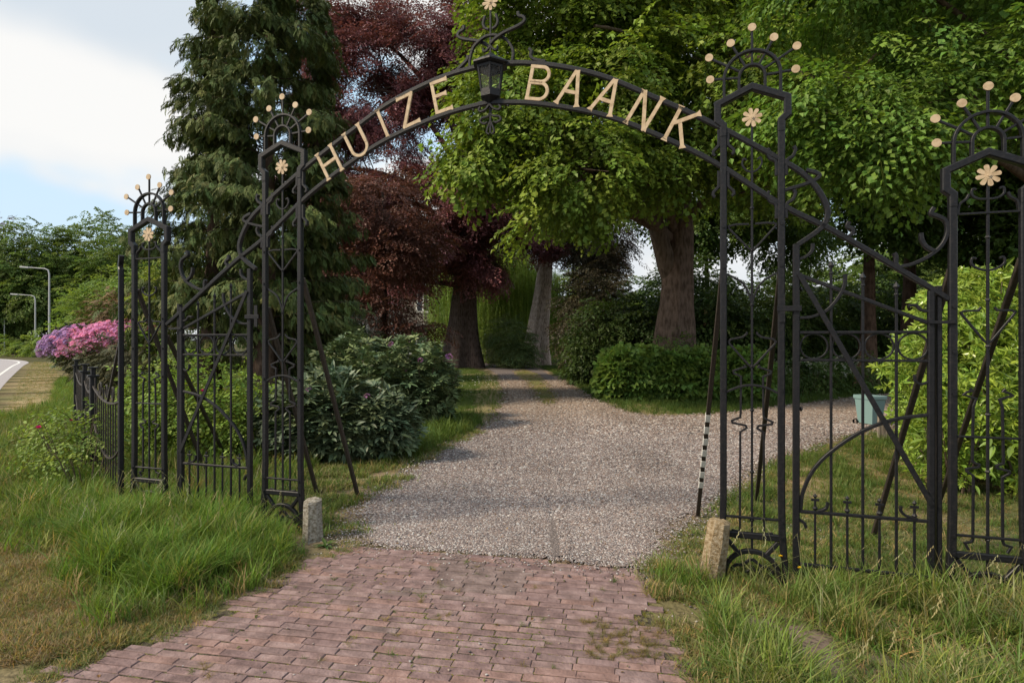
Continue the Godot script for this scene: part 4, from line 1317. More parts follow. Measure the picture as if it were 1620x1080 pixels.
	for i in 260:
		var a := rr(0, TAU)
		var q := pow(rng.randf(), 0.5)
		var e := Vector3(cos(a) * 5.6 * q, 9.8 - 4.0 * q * q + rr(-0.6, 0.6), sin(a) * 4.5 * q)
		if i % 5 == 0:
			tube(wl, curve3(Vector3(0.1, rr(4, 8), 0), Vector3(e.x * 0.4, 10.0, e.z * 0.4), e, 7), taper(0.07, 0.015, 7), 5)
		for k in 8:
			for j in int(rr(3, 7)):
				wi.add(Transform3D(Basis(Vector3.UP, rr(0, TAU)).scaled(Vector3(1, rr(0.8, 1.1), 1)), e + Vector3(rr(-0.5, 0.5), -1.15 * j + rr(-0.2, 0.2), rr(-0.5, 0.5))), tint(Color(0.19, 0.29, 0.06), 0.3))
	part("limbs", wl.mesh(), M.bark, wt)
	field("crown", st, M.leaf, wi, wt)

	# conifers on the left
	conifer("tall dark drooping conifer rising highest behind the left inner tower", Vector3(-6.6, 0, -16.0), 20.0, 2.6, 1.2, fr)
	conifer("dark conifer with long bare twigs against the sky, left of the tallest one", Vector3(-8.4, 0, -16.6), 13.2, 2.4, 1.4, fr)
	conifer("lower dark conifer leaning in front of the purple beech", Vector3(-5.9, 0, -17.6), 12.0, 1.9, 0.8, fr)

	# right-hand woodland
	var green := Color(0.075, 0.125, 0.024)
	var maples := [
		["dark-leaved woodland tree with slim trunk behind the right side gate", Vector3(13.0, 0, -22.0), 14.0, 0.24, [lobe(12.5, 9.0, 21, 3.6, 2.4, 3), lobe(10.2, 12.5, 22, 3, 2.6, 3), lobe(14.5, 13.5, 22, 3.5, 3, 3), lobe(12.6, 6.4, 20.5, 2.4, 1.1, 2)]],
		["woodland tree whose trunk stands second from the linden, beyond the white blossom", Vector3(15.8, 0, -24.0), 15.0, 0.27, [lobe(16.0, 9.5, 23, 3.5, 2.5, 3), lobe(17.0, 13.5, 24, 4, 3, 3), lobe(15.4, 6.6, 23, 2.2, 1.2, 2)]],
		["woodland tree rising directly above the laurel hedge", Vector3(17.0, 0, -20.5), 13.0, 0.2, [lobe(16.6, 8.0, 20, 3.2, 2.4, 2.6), lobe(15.4, 11.0, 20, 3.4, 2.4, 2.6), lobe(17.5, 5.2, 20, 2.2, 1.3, 2)]],
		["woodland tree farthest right beyond the outer tower", Vector3(20.5, 0, -22.0), 14.0, 0.26, [lobe(19.5, 8.0, 21, 3.2, 2.8, 3), lobe(20.5, 12.5, 22, 4, 3, 3), lobe(18.5, 5.0, 21, 2.2, 1.4, 2)]]]
	maples.append(["thin airy tree far back between the linden and the slim trunks, sky showing through it", Vector3(11.0, 0, -34.0), 12.0, 0.18, [lobe(10.5, 8.5, 33, 2.6, 2.2, 2), lobe(13.5, 9.5, 33, 2.8, 2.4, 2), lobe(15.8, 8.0, 34, 2.2, 2.2, 2), lobe(8.4, 10.0, 34, 2.4, 2.2, 2)]])
	for a in maples:
		leafy_tree("woodland_tree", a[0], a[1], a[2], a[3], a[4], Color(0.13, 0.085, 0.06), broad, M.leaf, 3300, 1.1, green, {"gain": 1.35, "gap": -0.08, "freq": 0.4, "fork": 4.0, "limb": 0.5, "subs": 8, "droop": 0.3}, "trees of the wood on the right")
	leafy_tree("overhanging_linden", "broad-leaved tree reaching its hanging lit branches over the right gate", Vector3(10.2, 0, -11.2), 12.0, 0.3, [
		lobe(5.2, 5.6, 10.4, 1.2, 0.8, 1.0), lobe(6.2, 4.9, 10, 1.3, 0.8, 1.0), lobe(7.0, 6.2, 10.6, 1.4, 1.0, 1.2), lobe(9.2, 6.4, 10, 1.2, 1.3, 1.2), lobe(9.4, 9.5, 11, 3.0, 2.0, 2.2), lobe(6.0, 8.4, 11, 1.6, 1.0, 1.5)],
		Color(0.14, 0.1, 0.075), broad_near, M.leaf, 3000, 1.0, Color(0.09, 0.15, 0.027), {"gap": -0.05, "freq": 0.8, "fork": 4.0, "droop": 0.4, "limb": 0.28})

	# trees that close the view behind
	var back := [[-17.0, 66.0, 15.0, 0, "beyond the left end of the house"], [-9.0, 72.0, 13.0, 1, "beyond the right end of the house"], [0.0, 70.0, 11.5, 1, "beyond the weeping tree"], [7.5, 62.0, 9.6, 2, "seen between the pale beech and the linden trunk"], [14.0, 64.0, 8.6, 0, "beyond the foot of the linden"], [21.0, 60.0, 7.4, 1, "seen low through the right inner tower"], [28.0, 56.0, 9.0, 0, "seen low through the right side gate"], [34.0, 52.0, 14.0, 1, "beyond the slim woodland trunks"], [42.0, 56.0, 16.0, 0, "beyond the laurel hedge"], [-24.0, 58.0, 16.0, 1, "beyond the tallest conifer"]]
	var kinds := ["dark green distant tree ", "mid green distant tree ", "yellow-green distant tree "]
	var bc := [Color(0.055, 0.085, 0.025), Color(0.075, 0.115, 0.03), Color(0.11, 0.15, 0.035)]
	for b in back:
		var h: float = b[2]
		leafy_tree("garden_tree", kinds[b[3]] + str(b[4]), Vector3(b[0], 0, -b[1]), h * 0.8, 0.3, [lobe(b[0], h * 0.62, b[1], h * 0.32, h * 0.38, h * 0.3), lobe(b[0] - h * 0.2, h * 0.4, b[1] - 1, h * 0.25, h * 0.3, h * 0.25), lobe(b[0] + h * 0.22, h * 0.42, b[1] - 1, h * 0.25, h * 0.3, h * 0.25)],
			Color(0.1, 0.08, 0.06), far, M.leaf, int(55 * h), 1.0, bc[b[3]], {"gap": -0.25, "freq": 0.2, "subs": 4, "fill": 0.5}, "trees behind the garden")
	# across the road on the far left
	var road_trees := [["round-crowned green tree by the road, behind the lamp posts", -68.0, 84.0, 18.5, 1, 0.5], ["tallest green tree by the road, behind the brown shrub", -61.0, 90.0, 20.5, 1, 0.45], ["dark leafy tree at the road bend on the far left edge", -80.0, 88.0, 16.5, 0, 0.5], ["smaller bright tree between the road and the conifers", -54.0, 84.0, 17.0, 1, 0.5], ["low tree with trunks showing beyond the road bend", -72.0, 78.0, 9.0, 0, 0.5]]
	for b in road_trees:
		var h: float = b[3]
		leafy_tree("roadside_tree", b[0], Vector3(b[1], 0, -b[2]), h * 0.8, 0.4, [lobe(b[1], h * 0.62, b[2], h * 0.36, h * 0.36, h * 0.3), lobe(b[1] - h * 0.22, h * 0.42, b[2] - 1, h * 0.28, h * 0.26, h * 0.25), lobe(b[1] + h * 0.24, h * 0.45, b[2] - 1, h * 0.26, h * 0.3, h * 0.25), lobe(b[1], h * 0.25, b[2] - 2, h * 0.36, h * 0.17, h * 0.2)],
			Color(0.1, 0.08, 0.06), far, M.leaf, int(150 * h), 1.0, bc[b[4]].lerp(Color(0.1, 0.14, 0.035), 0.3), {"gap": -0.3, "freq": 0.16, "subs": 4, "fill": 0.4}, "trees along the road")
	leafy_tree("bare_topped_tree", "thin half-bare treetop against the sky at the far left", Vector3(-84.0, 0, -98.0), 22.5, 0.3, [lobe(-82.0, 20.5, 98, 2.4, 2.6, 2), lobe(-85.5, 18.5, 98, 2.0, 2.0, 2)], Color(0.12, 0.08, 0.07), far, M.copper, 40, 0.6, Color(0.09, 0.05, 0.05), {"subs": 10, "gap": -0.5})

	# shrubs beyond the drive
	var ros := rosette(9, 0.16, 0.056, 0.2)
	var rl := [lobe(-2.45, 0.55, 8.5, 0.95, 0.68, 0.75), lobe(-1.85, 0.5, 8.45, 0.55, 0.55, 0.55), lobe(-3.2, 0.5, 8.7, 0.6, 0.5, 0.6)]
	var rh := bush("rhododendron", "rhododendron of leathery leaf whorls with a few mauve blooms, nearest the drive", "shrub", rl, ros, M.rhodo, 1500, 1.0, Color(0.066, 0.09, 0.047), {"gap": -0.5, "fill": 0.2, "droop": 0.0, "stems": 9}, "rhododendrons left of the drive")
	var single := []
	for s in 4:
		var mb := MB.new()
		mb.col = shade(0.1)
		big_leaf(mb, Vector3.ZERO, Vector3(0, 0, 1), Vector3.UP, 0.15, 0.05, 0.15, 0.15)
		single.append(mb.mesh())
	var tones := []
	for s in 4:
		var m2: StandardMaterial3D = M.rhodo.duplicate()
		m2.albedo_color = tint(Color(0.07, 0.094, 0.05), 0.25).linear_to_srgb()
		tones.append(m2)
	outer_leaves(rh, rl, single, tones, 200)
	blooms(rh, rl, 9, 0.08, [Color(0.42, 0.2, 0.46)], 0.3)
	var rl2 := [lobe(-1.75, 0.75, 11.6, 0.85, 0.85, 0.8), lobe(-2.6, 0.65, 11.2, 0.8, 0.75, 0.7), lobe(-3.3, 0.85, 12.2, 0.9, 0.95, 0.8), lobe(-2.2, 1.0, 12.6, 0.8, 0.8, 0.8)]
	var rh2 := bush("rhododendron", "taller rhododendron clump with dull green leaves, farther along the drive", "shrub", rl2, ros, M.rhodo, 2100, 1.0, Color(0.066, 0.092, 0.04), {"gap": -0.5, "fill": 0.2, "droop": 0.0, "stems": 8}, "rhododendrons left of the drive")
	blooms(rh2, rl2, 16, 0.09, [Color(0.5, 0.22, 0.45)], 0.2)
	# laurel on the right
	var sh := shoot(10, 0.1, 0.036, 0.13)
	var ll := [lobe(5.4, 1.05, 7.2, 0.78, 0.95, 0.8), lobe(6.3, 1.35, 7.4, 1.0, 1.25, 1.0), lobe(5.95, 1.85, 7.6, 0.75, 0.75, 0.8), lobe(7.3, 1.3, 7.6, 1.0, 1.4, 1.0), lobe(4.85, 0.65, 6.6, 0.5, 0.65, 0.5), lobe(5.6, 0.7, 6.4, 0.8, 0.8, 0.6), lobe(6.6, 1.2, 8.6, 0.9, 1.1, 0.9)]
	var la := bush("laurel_hedge", "bright yellow-green laurel hedge behind the right outer tower", "hedge", ll, sh, M.glossy, 6600, 1.0, Color(0.14, 0.2, 0.03), {"gap": -0.6, "fill": 0.16, "droop": -0.9, "stems": 10, "vary": 0.25})
	var tones2 := []
	for s in 4:
		var m3: StandardMaterial3D = M.glossy.duplicate()
		m3.albedo_color = tint(Color(0.14, 0.2, 0.03), 0.25).linear_to_srgb()
		tones2.append(m3)
	outer_leaves(la, ll, single, tones2, 300)
	# leafy low hedge below the linden
	var hl := []
	for i in 6: hl.append(lobe(3.3 + i * 0.66, 0.62, 17.2 + 0.15 * sin(i * 2.0), 0.72, 0.72 + 0.05 * (i % 2), 0.75))
	bush("low_hedge", "rounded low hedge of soft light green leaves at the foot of the linden", "hedge", hl, spray(9, 0.15, 0.15, 0.2, 0.16, 0.1, Color(0.6, 0.6, 0.4)), M.leaf, 4200, 1.0, Color(0.1, 0.155, 0.035), {"gap": -0.6, "fill": 0.14, "droop": -0.15, "stems": 4, "gain": 1.9})
	bush("trunk_ivy", "tuft of leaves growing against the foot of the linden trunk", "ivy", [lobe(4.9, 1.5, 18.3, 0.5, 0.45, 0.35)], broad_near, M.leaf, 70, 0.7, Color(0.08, 0.13, 0.03), {"gap": -0.8, "fill": 0.3})
	# dark understorey
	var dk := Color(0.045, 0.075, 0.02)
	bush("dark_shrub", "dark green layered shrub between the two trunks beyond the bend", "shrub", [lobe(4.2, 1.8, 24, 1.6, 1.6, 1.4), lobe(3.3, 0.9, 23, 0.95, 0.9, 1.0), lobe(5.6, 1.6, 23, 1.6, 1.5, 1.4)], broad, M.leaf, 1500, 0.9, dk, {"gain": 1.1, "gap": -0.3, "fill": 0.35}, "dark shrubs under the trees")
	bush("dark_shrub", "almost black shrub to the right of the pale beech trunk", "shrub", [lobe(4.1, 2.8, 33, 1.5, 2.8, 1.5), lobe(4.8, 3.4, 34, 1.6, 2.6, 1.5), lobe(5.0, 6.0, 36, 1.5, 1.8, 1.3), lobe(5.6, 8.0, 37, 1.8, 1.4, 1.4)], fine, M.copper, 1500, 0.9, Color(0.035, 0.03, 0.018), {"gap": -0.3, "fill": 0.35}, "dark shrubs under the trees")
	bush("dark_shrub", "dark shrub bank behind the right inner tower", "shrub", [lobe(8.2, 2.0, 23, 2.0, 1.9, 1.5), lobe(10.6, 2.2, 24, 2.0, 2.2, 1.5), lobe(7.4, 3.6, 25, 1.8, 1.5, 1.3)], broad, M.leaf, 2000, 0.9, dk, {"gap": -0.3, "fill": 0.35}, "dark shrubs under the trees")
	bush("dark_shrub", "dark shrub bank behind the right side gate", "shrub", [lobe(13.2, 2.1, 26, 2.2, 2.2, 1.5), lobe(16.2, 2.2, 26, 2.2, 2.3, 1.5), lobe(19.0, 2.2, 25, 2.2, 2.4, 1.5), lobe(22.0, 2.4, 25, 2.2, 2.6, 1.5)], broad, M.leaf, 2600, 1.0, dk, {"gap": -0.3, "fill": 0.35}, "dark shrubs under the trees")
	bush("green_shrub", "light green shrub at the foot of the pale beech", "shrub", [lobe(-0.1, 1.5, 38, 1.3, 1.6, 1.2), lobe(0.5, 0.8, 37, 1.0, 0.9, 0.9)], fine_green, M.leaf, 650, 0.8, Color(0.095, 0.13, 0.05), {"gap": -0.4})
	bush("yew_shrub", "dark spreading yew between the inner left tower and the lawn", "shrub", [lobe(-5.3, 1.3, 19, 1.5, 1.2, 1.2), lobe(-6.6, 1.8, 19, 1.4, 1.8, 1.2)], fr, M.needle, 1500, 1.2, Color(0.03, 0.042, 0.02), {"gap": -0.3})
	var cow := [lobe(9.2, 0.55, 18.9, 1.6, 0.6, 0.6), lobe(11.0, 0.6, 19.4, 1.2, 0.6, 0.6)]
	var cp := bush("cow_parsley", "frothy white-flowered weeds on the far side of the drive", "plant", cow, fine_green, M.leaf, 260, 0.6, Color(0.07, 0.11, 0.03), {"gap": -0.5})
	blooms(cp, cow, 320, 0.055, [Color(0.55, 0.55, 0.48)], 0.0)
	# behind the left gate
	bush("rose_bush", "fresh green rose bush behind the left side gate", "shrub", [lobe(-4.2, 0.65, 8.6, 0.8, 0.7, 0.6), lobe(-5.1, 0.7, 9.0, 0.7, 0.75, 0.6), lobe(-3.5, 0.5, 8.4, 0.5, 0.5, 0.5)], spray(16, 0.06, 0.042, 0.35, 0.12, 0.25, Color(0.5, 0.45, 0.25)), M.leaf, 1000, 1.0, Color(0.13, 0.19, 0.035), {"gap": -0.2, "stems": 12, "stem": 0.012})
	bush("hazel_bush", "yellow-green bush seen through the left outer tower", "shrub", [lobe(-12.9, 2.4, 22.0, 0.9, 2.2, 0.9), lobe(-12.6, 4.2, 22.2, 0.8, 0.9, 0.7)], spray(16, 0.09, 0.07, 0.45, 0.2, 0.25, Color(0.5, 0.45, 0.25)), M.leaf, 560, 1.0, Color(0.15, 0.19, 0.03), {"gap": -0.15})
	# along the verge
	var pk := [[Vector3(-17.6, 1.25, -25.4), Vector3(2.0, 1.0, 1.5), -18.2], [Vector3(-15.9, 1.45, -24.6), Vector3(1.7, 0.95, 1.4), -40.0]]
	var pr := bush("pink_rhododendron", "flowering rhododendron covered in pink and mauve blossom beside the verge", "shrub", pk, ros, M.rhodo, 900, 1.6, Color(0.05, 0.07, 0.035), {"gap": -0.6, "fill": 0.2})
	var rel := []
	for p in pk: rel.append([p[0], p[1], p[2] - pr.position.x])
	blooms(pr, rel, 2400, 0.18, [Color(0.76, 0.34, 0.6), Color(0.5, 0.32, 0.62)], -0.15)
	bush("dark_hedge", "dark brushed hedge with bare brown twigs below the pink blossom", "hedge", [lobe(-13.3, 0.95, 20.2, 1.5, 0.85, 1.2), lobe(-11.6, 1.1, 18.6, 1.2, 0.9, 1.0)], fr, M.needle, 1500, 1.1, Color(0.05, 0.05, 0.025), {"gap": -0.35, "stems": 26, "bark": Color(0.16, 0.11, 0.08)})
	bush("brown_shrub", "rounded brown twiggy shrub behind the pink blossom", "shrub", [lobe(-20.3, 2.7, 30.5, 1.6, 1.7, 1.3)], fr, M.needle, 1100, 1.1, Color(0.13, 0.085, 0.05), {"gap": -0.5, "stems": 24, "bark": Color(0.2, 0.13, 0.09)})
	bush("bright_shrub", "tall bright green shrub left of the brown one", "shrub", [lobe(-25.2, 2.6, 35.5, 1.3, 2.3, 1.2), lobe(-23.6, 4.2, 36, 1.6, 1.9, 1.3), lobe(-24.0, 1.4, 35, 1.8, 1.3, 1.2)], fine_green, M.leaf, 900, 1.0, Color(0.13, 0.19, 0.04), {"gap": -0.4})
	bush("verge_shrub", "low bright shrub by the road bend", "shrub", [lobe(-50.0, 1.0, 64, 2.6, 1.3, 1.5), lobe(-54.0, 1.2, 66, 2.0, 1.4, 1.5)], far, M.leaf, 160, 0.6, Color(0.13, 0.18, 0.04), {"gap": -0.5})
	bush("wild_rose", "wild rose growing out through the low fence onto the verge", "shrub", [lobe(-5.15, 0.5, 7.1, 0.55, 0.42, 0.5), lobe(-5.7, 0.45, 7.9, 0.5, 0.45, 0.5), lobe(-4.6, 0.3, 6.5, 0.4, 0.3, 0.35)], spray(14, 0.045, 0.034, 0.3, 0.1, 0.2, Color(0.5, 0.45, 0.25)), M.leaf, 230, 1.0, Color(0.12, 0.17, 0.04), {"gap": -0.1, "stems": 10, "stem": 0.009})
	var pinks := [[Vector3(-5.72, 0.6, -7.25), 0.045, "crimson rose bloom nodding over the verge"], [Vector3(-5.4, 0.68, -7.35), 0.025, "small pink rose bud on the wild rose"], [Vector3(-4.15, 0.98, -8.05), 0.04, "single magenta bloom behind the left side gate"]]
	for q in pinks:
		var fl := thing("rose_bloom", q[2], "flower", q[0])
		for k in 9:
			var mb := MB.new()
			mb.col = tint(Color(0.6, 0.03, 0.24), 0.15)
			var a := TAU * k / 5.0 + (0.5 if k > 4 else 0.0)
			big_leaf(mb, Vector3.ZERO, Vector3(cos(a), 0.25 if k < 5 else 0.9, sin(a)).normalized(), Vector3.UP, q[1], q[1] * 1.1, -0.2, 0.2, 3)
			part("petal", mb.mesh(), M.petal, fl)
		var stem := MB.new()
		stem.col = Color(0.1, 0.15, 0.05)
		tube(stem, [Vector3.ZERO, Vector3(0.06, -0.15, 0), Vector3(0.16, -0.45, -0.05)], [0.003, 0.004, 0.005], 5)
		part("stem", stem.mesh(), M.bark, fl)

func outer_leaves(o: Node3D, lobes: Array, shapes: Array, mats: Array, count: int) -> void:
	# the leaves that show largest, each one a piece of its own, on the side towards the gate
	var made := 0
	while made < count:
		var l: Array = lobes[rng.randi() % lobes.size()]
		var d := Vector3(rng.randfn(), rng.randfn() * 0.8 + 0.2, absf(rng.randfn()) + 0.2).normalized()
		var p: Vector3 = l[0] + d * l[1] * rr(1.0, 1.08)
		if p.y < 0.15: continue
		var clear := true
		for q in lobes:
			if q != l and ((p - q[0]) / q[1]).length() < 0.97: clear = false
		if not clear: continue
		var f := d + Vector3(rr(-0.8, 0.8), rr(-0.5, 0.6), rr(-0.8, 0.8))
		var m := part("leaf", shapes[made % shapes.size()], mats[(made / 3) % mats.size()], o)
		m.transform = Transform3D(aim(f, (Vector3.UP + d).normalized(), rr(0.65, 1.1)), p - o.position)
		made += 1

# ------------------------------------------------------------------ grass
func sow(ins: Array, poly: PackedVector2Array, count: int, size: Vector2, cols: Array, clump := -1.0, avoid: Array = []) -> void:
	var lo := Vector2(1e9, 1e9)
	var hi := -lo
	for p in poly:
		lo = lo.min(p); hi = hi.max(p)
	for i in count:
		var p := Vector2(rr(lo.x, hi.x), rr(lo.y, hi.y))
		var q := p + Vector2(noise.get_noise_2d(p.x * 5.0, p.y * 5.0), noise.get_noise_2d(p.x * 5.0 + 9.0, p.y * 5.0)) * 0.2
		if not inside(q, poly): continue
		if clump > -0.9 and noise.get_noise_2d(p.x * 2.6 + 70.0, p.y * 2.6) < clump: continue
		if p.y < 13.0 and near_gravel(p) and rng.randf() < 0.6: continue
		var bad := false
		for a in avoid:
			if inside(p, a): bad = true
		if bad: continue
		var s := rr(size.x, size.y) * (1.0 + 0.5 * noise.get_noise_2d(p.x * 3.0, p.y * 3.0))
		var c: Color = cols[rng.randi() % cols.size()] * 1.25
		ins[i % ins.size()].add(Transform3D(Basis(Vector3.UP, rr(0, TAU)).scaled(Vector3(s, s * rr(0.8, 1.2), s)), Vector3(p.x, 0.0, -p.y)), tint(c, 0.25, 0.15))

func grass() -> void:
	var long := []
	var short := []
	for s in 3:
		long.append(tuft(15, 0.36, 0.0065, 0.06, 0.7))
		short.append(tuft(14, 0.075, 0.0045, 0.05, 0.9))
	var mid := [tuft(14, 0.17, 0.005, 0.06, 0.8), tuft(12, 0.2, 0.0055, 0.06, 0.6)]
	var lush := [Color(0.105, 0.19, 0.03), Color(0.135, 0.21, 0.035), Color(0.09, 0.16, 0.03), Color(0.19, 0.22, 0.06)]
	var dry := [Color(0.33, 0.25, 0.13), Color(0.28, 0.21, 0.1), Color(0.2, 0.2, 0.08), Color(0.16, 0.18, 0.06)]
	var lawn := [Color(0.09, 0.14, 0.03), Color(0.11, 0.15, 0.035), Color(0.075, 0.12, 0.025)]
	var mixed := [Color(0.12, 0.17, 0.04), Color(0.16, 0.18, 0.06), Color(0.27, 0.22, 0.11), Color(0.1, 0.15, 0.035)]
	var li := [Inst.new(), Inst.new(), Inst.new()]
	sow(li, TALL, 36000, Vector2(0.6, 1.0), lush, -0.45, [BARE, DRY])
	var near := PackedVector2Array([Vector2(-2.2, 3.72), Vector2(-2.75, 4.0), Vector2(-3.9, 5.2), Vector2(-4.2, 6.0), Vector2(-3.4, 5.8), Vector2(-2.0, 5.35), Vector2(-1.62, 5.05), Vector2(-1.75, 4.55)])
	sow(li, near, 5200, Vector2(0.55, 1.0), lush, -0.3, [BARE, DRY])
	sow(li, TALLR, 6500, Vector2(0.35, 0.95), [Color(0.13, 0.19, 0.04), Color(0.17, 0.2, 0.06), Color(0.11, 0.165, 0.035), Color(0.24, 0.22, 0.1)], -0.12, [SOIL])
	for k in 3: tag(field("long_grass", long[k], M.grass, li[k], self), "tall uncut grass growing around the gate feet", "grass", "", "stuff")
	var si := [Inst.new(), Inst.new(), Inst.new()]
	sow(si, DRY, 16000, Vector2(0.5, 1.3), [Color(0.3, 0.22, 0.12), Color(0.26, 0.19, 0.1), Color(0.22, 0.15, 0.09), Color(0.17, 0.18, 0.06)], -0.8, [BRICK])
	sow(si, TALL, 26000, Vector2(0.8, 1.8), lush + dry, -0.6, [DRY])
	sow(si, TALLR, 9000, Vector2(0.8, 1.8), lush + dry, -0.4, [SOIL])
	sow(si, PackedVector2Array([Vector2(-2.6, 3.0), Vector2(-2.3, 3.2), Vector2(-2.7, 4.4), Vector2(-4.1, 5.6), Vector2(-6.1, 8.2), Vector2(-8.0, 10.0), Vector2(-8.6, 10.2), Vector2(-3.7, 4.3)]), 42000, Vector2(0.4, 1.0), dry + dry + mixed, -0.9)
	sow(si, VERGE, 90000, Vector2(0.5, 1.0), dry + dry + mixed, -0.5)
	sow(si, PackedVector2Array([Vector2(-3.1, 3.3), Vector2(-2.1, 3.2), Vector2(-1.7, 4.5), Vector2(-2.6, 4.6), Vector2(-3.6, 5.0), Vector2(-4.4, 4.8)]), 20000, Vector2(0.5, 1.1), dry + dry + mixed, -0.3, [BRICK])
	sow(si, PackedVector2Array([Vector2(-1.15, 4.95), Vector2(-1.28, 4.72), Vector2(-1.5, 4.29), Vector2(-1.71, 3.65), Vector2(-1.94, 3.34), Vector2(-2.2, 3.01), Vector2(-2.3, 2.85), Vector2(-2.5, 2.9), Vector2(-2.4, 3.1), Vector2(-2.05, 3.6), Vector2(-1.85, 4.3), Vector2(-1.5, 4.95)]), 3600, Vector2(0.4, 1.0), mixed + dry, -0.35)
	sow(si, PATCH, 24000, Vector2(0.4, 0.9), dry + mixed, -0.9, [GRAVEL])
	sow(si, PATCH, 26000, Vector2(0.7, 1.5), mixed + lawn, 0.0, [GRAVEL])
	sow(si, PackedVector2Array([Vector2(-3.0, 5.5), Vector2(-1.3, 5.0), Vector2(-1.5, 6.0), Vector2(-1.25, 7.4), Vector2(-0.9, 9.2), Vector2(-0.5, 11.0), Vector2(-1.2, 11.2), Vector2(-1.8, 8.5), Vector2(-3.0, 7.6)]), 15000, Vector2(0.7, 1.8), mixed, -0.1, [])
	sow(si, PackedVector2Array([Vector2(0.85, 2.3), Vector2(0.8, 3.2), Vector2(0.85, 4.2), Vector2(1.35, 5.2), Vector2(1.7, 4.9), Vector2(1.9, 4.2), Vector2(1.5, 3.2), Vector2(1.4, 2.4)]), 5200, Vector2(0.6, 1.4), mixed + dry, -0.05, [])
	sow(si, SOIL, 900, Vector2(0.4, 1.0), mixed, 0.1)
	for k in 3: tag(field("short_grass", short[k], M.grass, si[k], self), "short dry and green grass of the verges", "grass", "", "stuff")
	var mi := [Inst.new(), Inst.new()]
	sow(mi, PackedVector2Array([Vector2(-1.9, 8.0), Vector2(-1.35, 8.3), Vector2(-0.85, 10.5), Vector2(-0.6, 12.4), Vector2(-1.2, 12.6), Vector2(-1.6, 10.2)]), 2600, Vector2(0.8, 1.7), lawn, -0.3)
	sow(mi, PackedVector2Array([Vector2(-1.5, 5.0), Vector2(-1.5, 4.5), Vector2(-2.0, 3.5), Vector2(-2.5, 3.4), Vector2(-3.4, 4.1), Vector2(-5.0, 5.6), Vector2(-7.0, 8.2), Vector2(-6.0, 8.4), Vector2(-3.0, 5.0), Vector2(-2.0, 4.6)]), 9000, Vector2(0.5, 1.3), lush + mixed, -0.2, [BRICK, DRY])
	sow(mi, LAWN, 46000, Vector2(0.3, 0.7), lawn, -0.6)
	sow(mi, LAWNR, 46000, Vector2(0.4, 1.0), [Color(0.07, 0.11, 0.025), Color(0.085, 0.13, 0.03)], -0.6)
	sow(mi, MEDIAN, 6000, Vector2(0.12, 0.35), mixed + dry, 0.0)
	sow(mi, PackedVector2Array([Vector2(2.0, 5.9), Vector2(3.5, 8.0), Vector2(5.0, 9.5), Vector2(6.5, 10.8), Vector2(6.5, 9.0), Vector2(4.0, 6.5), Vector2(2.6, 5.2)]), 3800, Vector2(0.5, 1.0), lawn, 0.0)
	sow(mi, PackedVector2Array([Vector2(-9.0, 6.5), Vector2(-3.5, 5.9), Vector2(-2.4, 6.0), Vector2(-2.6, 8.0), Vector2(-8.0, 14.0), Vector2(-12.0, 16.0)]), 14000, Vector2(0.8, 1.6), lush + mixed, -0.3)
	sow(mi, PackedVector2Array([Vector2(1.0, 2.4), Vector2(1.0, 4.4), Vector2(1.6, 4.6), Vector2(3.2, 4.1), Vector2(3.6, 3.4), Vector2(2.0, 2.2)]), 2600, Vector2(0.5, 1.1), lush + mixed, -0.1, [SOIL])
	for k in 2: tag(field("lawn_grass", mid[k], M.grass, mi[k], self), "green grass of the lawns and rough edges", "grass", "", "stuff")
	var lit := Inst.new()
	for k in 420:
		var p := Vector2(rr(-2.6, 3.0), rr(2.8, 9.0))
		var on := inside(p, BRICK)
		lit.add(Transform3D(Basis.from_euler(Vector3(rr(-0.4, 0.4), rr(0, TAU), rr(-0.4, 0.4))).scaled(Vector3.ONE * rr(0.5, 1.1)), Vector3(p.x, 0.017 if on else gravel_height(p.x, p.y) + 0.012, -p.y)), tint([Color(0.22, 0.13, 0.06), Color(0.16, 0.1, 0.06), Color(0.3, 0.22, 0.1), Color(0.12, 0.14, 0.04)][k % 4], 0.3))
	var lf := MB.new()
	big_leaf(lf, Vector3.ZERO, Vector3(0, 0, 1), Vector3.UP, 0.03, 0.018, 0.3, 0.2, 3)
	tag(field("fallen_leaves", lf.mesh(), M.grass, lit, self), "small dry leaves fallen on the drive", "leaves", "", "stuff")
	# weeds and moss in the brick joints
	var ji := Inst.new()
	var moss := tuft(10, 0.017, 0.006, 0.014, 1.6)
	var dir := Vector2(0.981, -0.194)
	var nor := Vector2(0.194, 0.981)
	for p in brick_ends:
		if rng.randf() < 0.7 + 0.5 * noise.get_noise_2d(p.x * 2.0 + 20.0, p.y * 2.0):
			for q in 3:
				ji.add(Transform3D(Basis(Vector3.UP, rr(0, TAU)).scaled(Vector3.ONE * rr(0.7, 1.6)), Vector3(p.x + rr(-0.009, 0.009), 0.0095, -p.y + rr(-0.025, 0.025))), tint([Color(0.27, 0.26, 0.05), Color(0.18, 0.19, 0.06), Color(0.36, 0.3, 0.15)][q], 0.25))
	for k in 7000:
		var row := rng.randi_range(-28, 24)
		var p := Vector2(-0.2, 3.4) + dir * rr(-2.6, 1.6) + nor * ((row + 0.5) * 0.068 + rr(-0.005, 0.005))
		if not inside(p, BRICK) or noise.get_noise_2d(p.x * 2.0 + 20.0, p.y * 2.0) < -0.18 + rr(-0.2, 0.2): continue
		ji.add(Transform3D(Basis(Vector3.UP, rr(0, TAU)).scaled(Vector3.ONE * rr(0.5, 1.3)), Vector3(p.x, 0.0085, -p.y)), tint([Color(0.26, 0.25, 0.05), Color(0.18, 0.19, 0.05), Color(0.32, 0.27, 0.11)][k % 3], 0.25))
	tag(field("joint_moss", moss, M.grass, ji, self), "moss and seedlings in the joints of the bricks", "moss", "", "stuff")
	var wi := Inst.new()
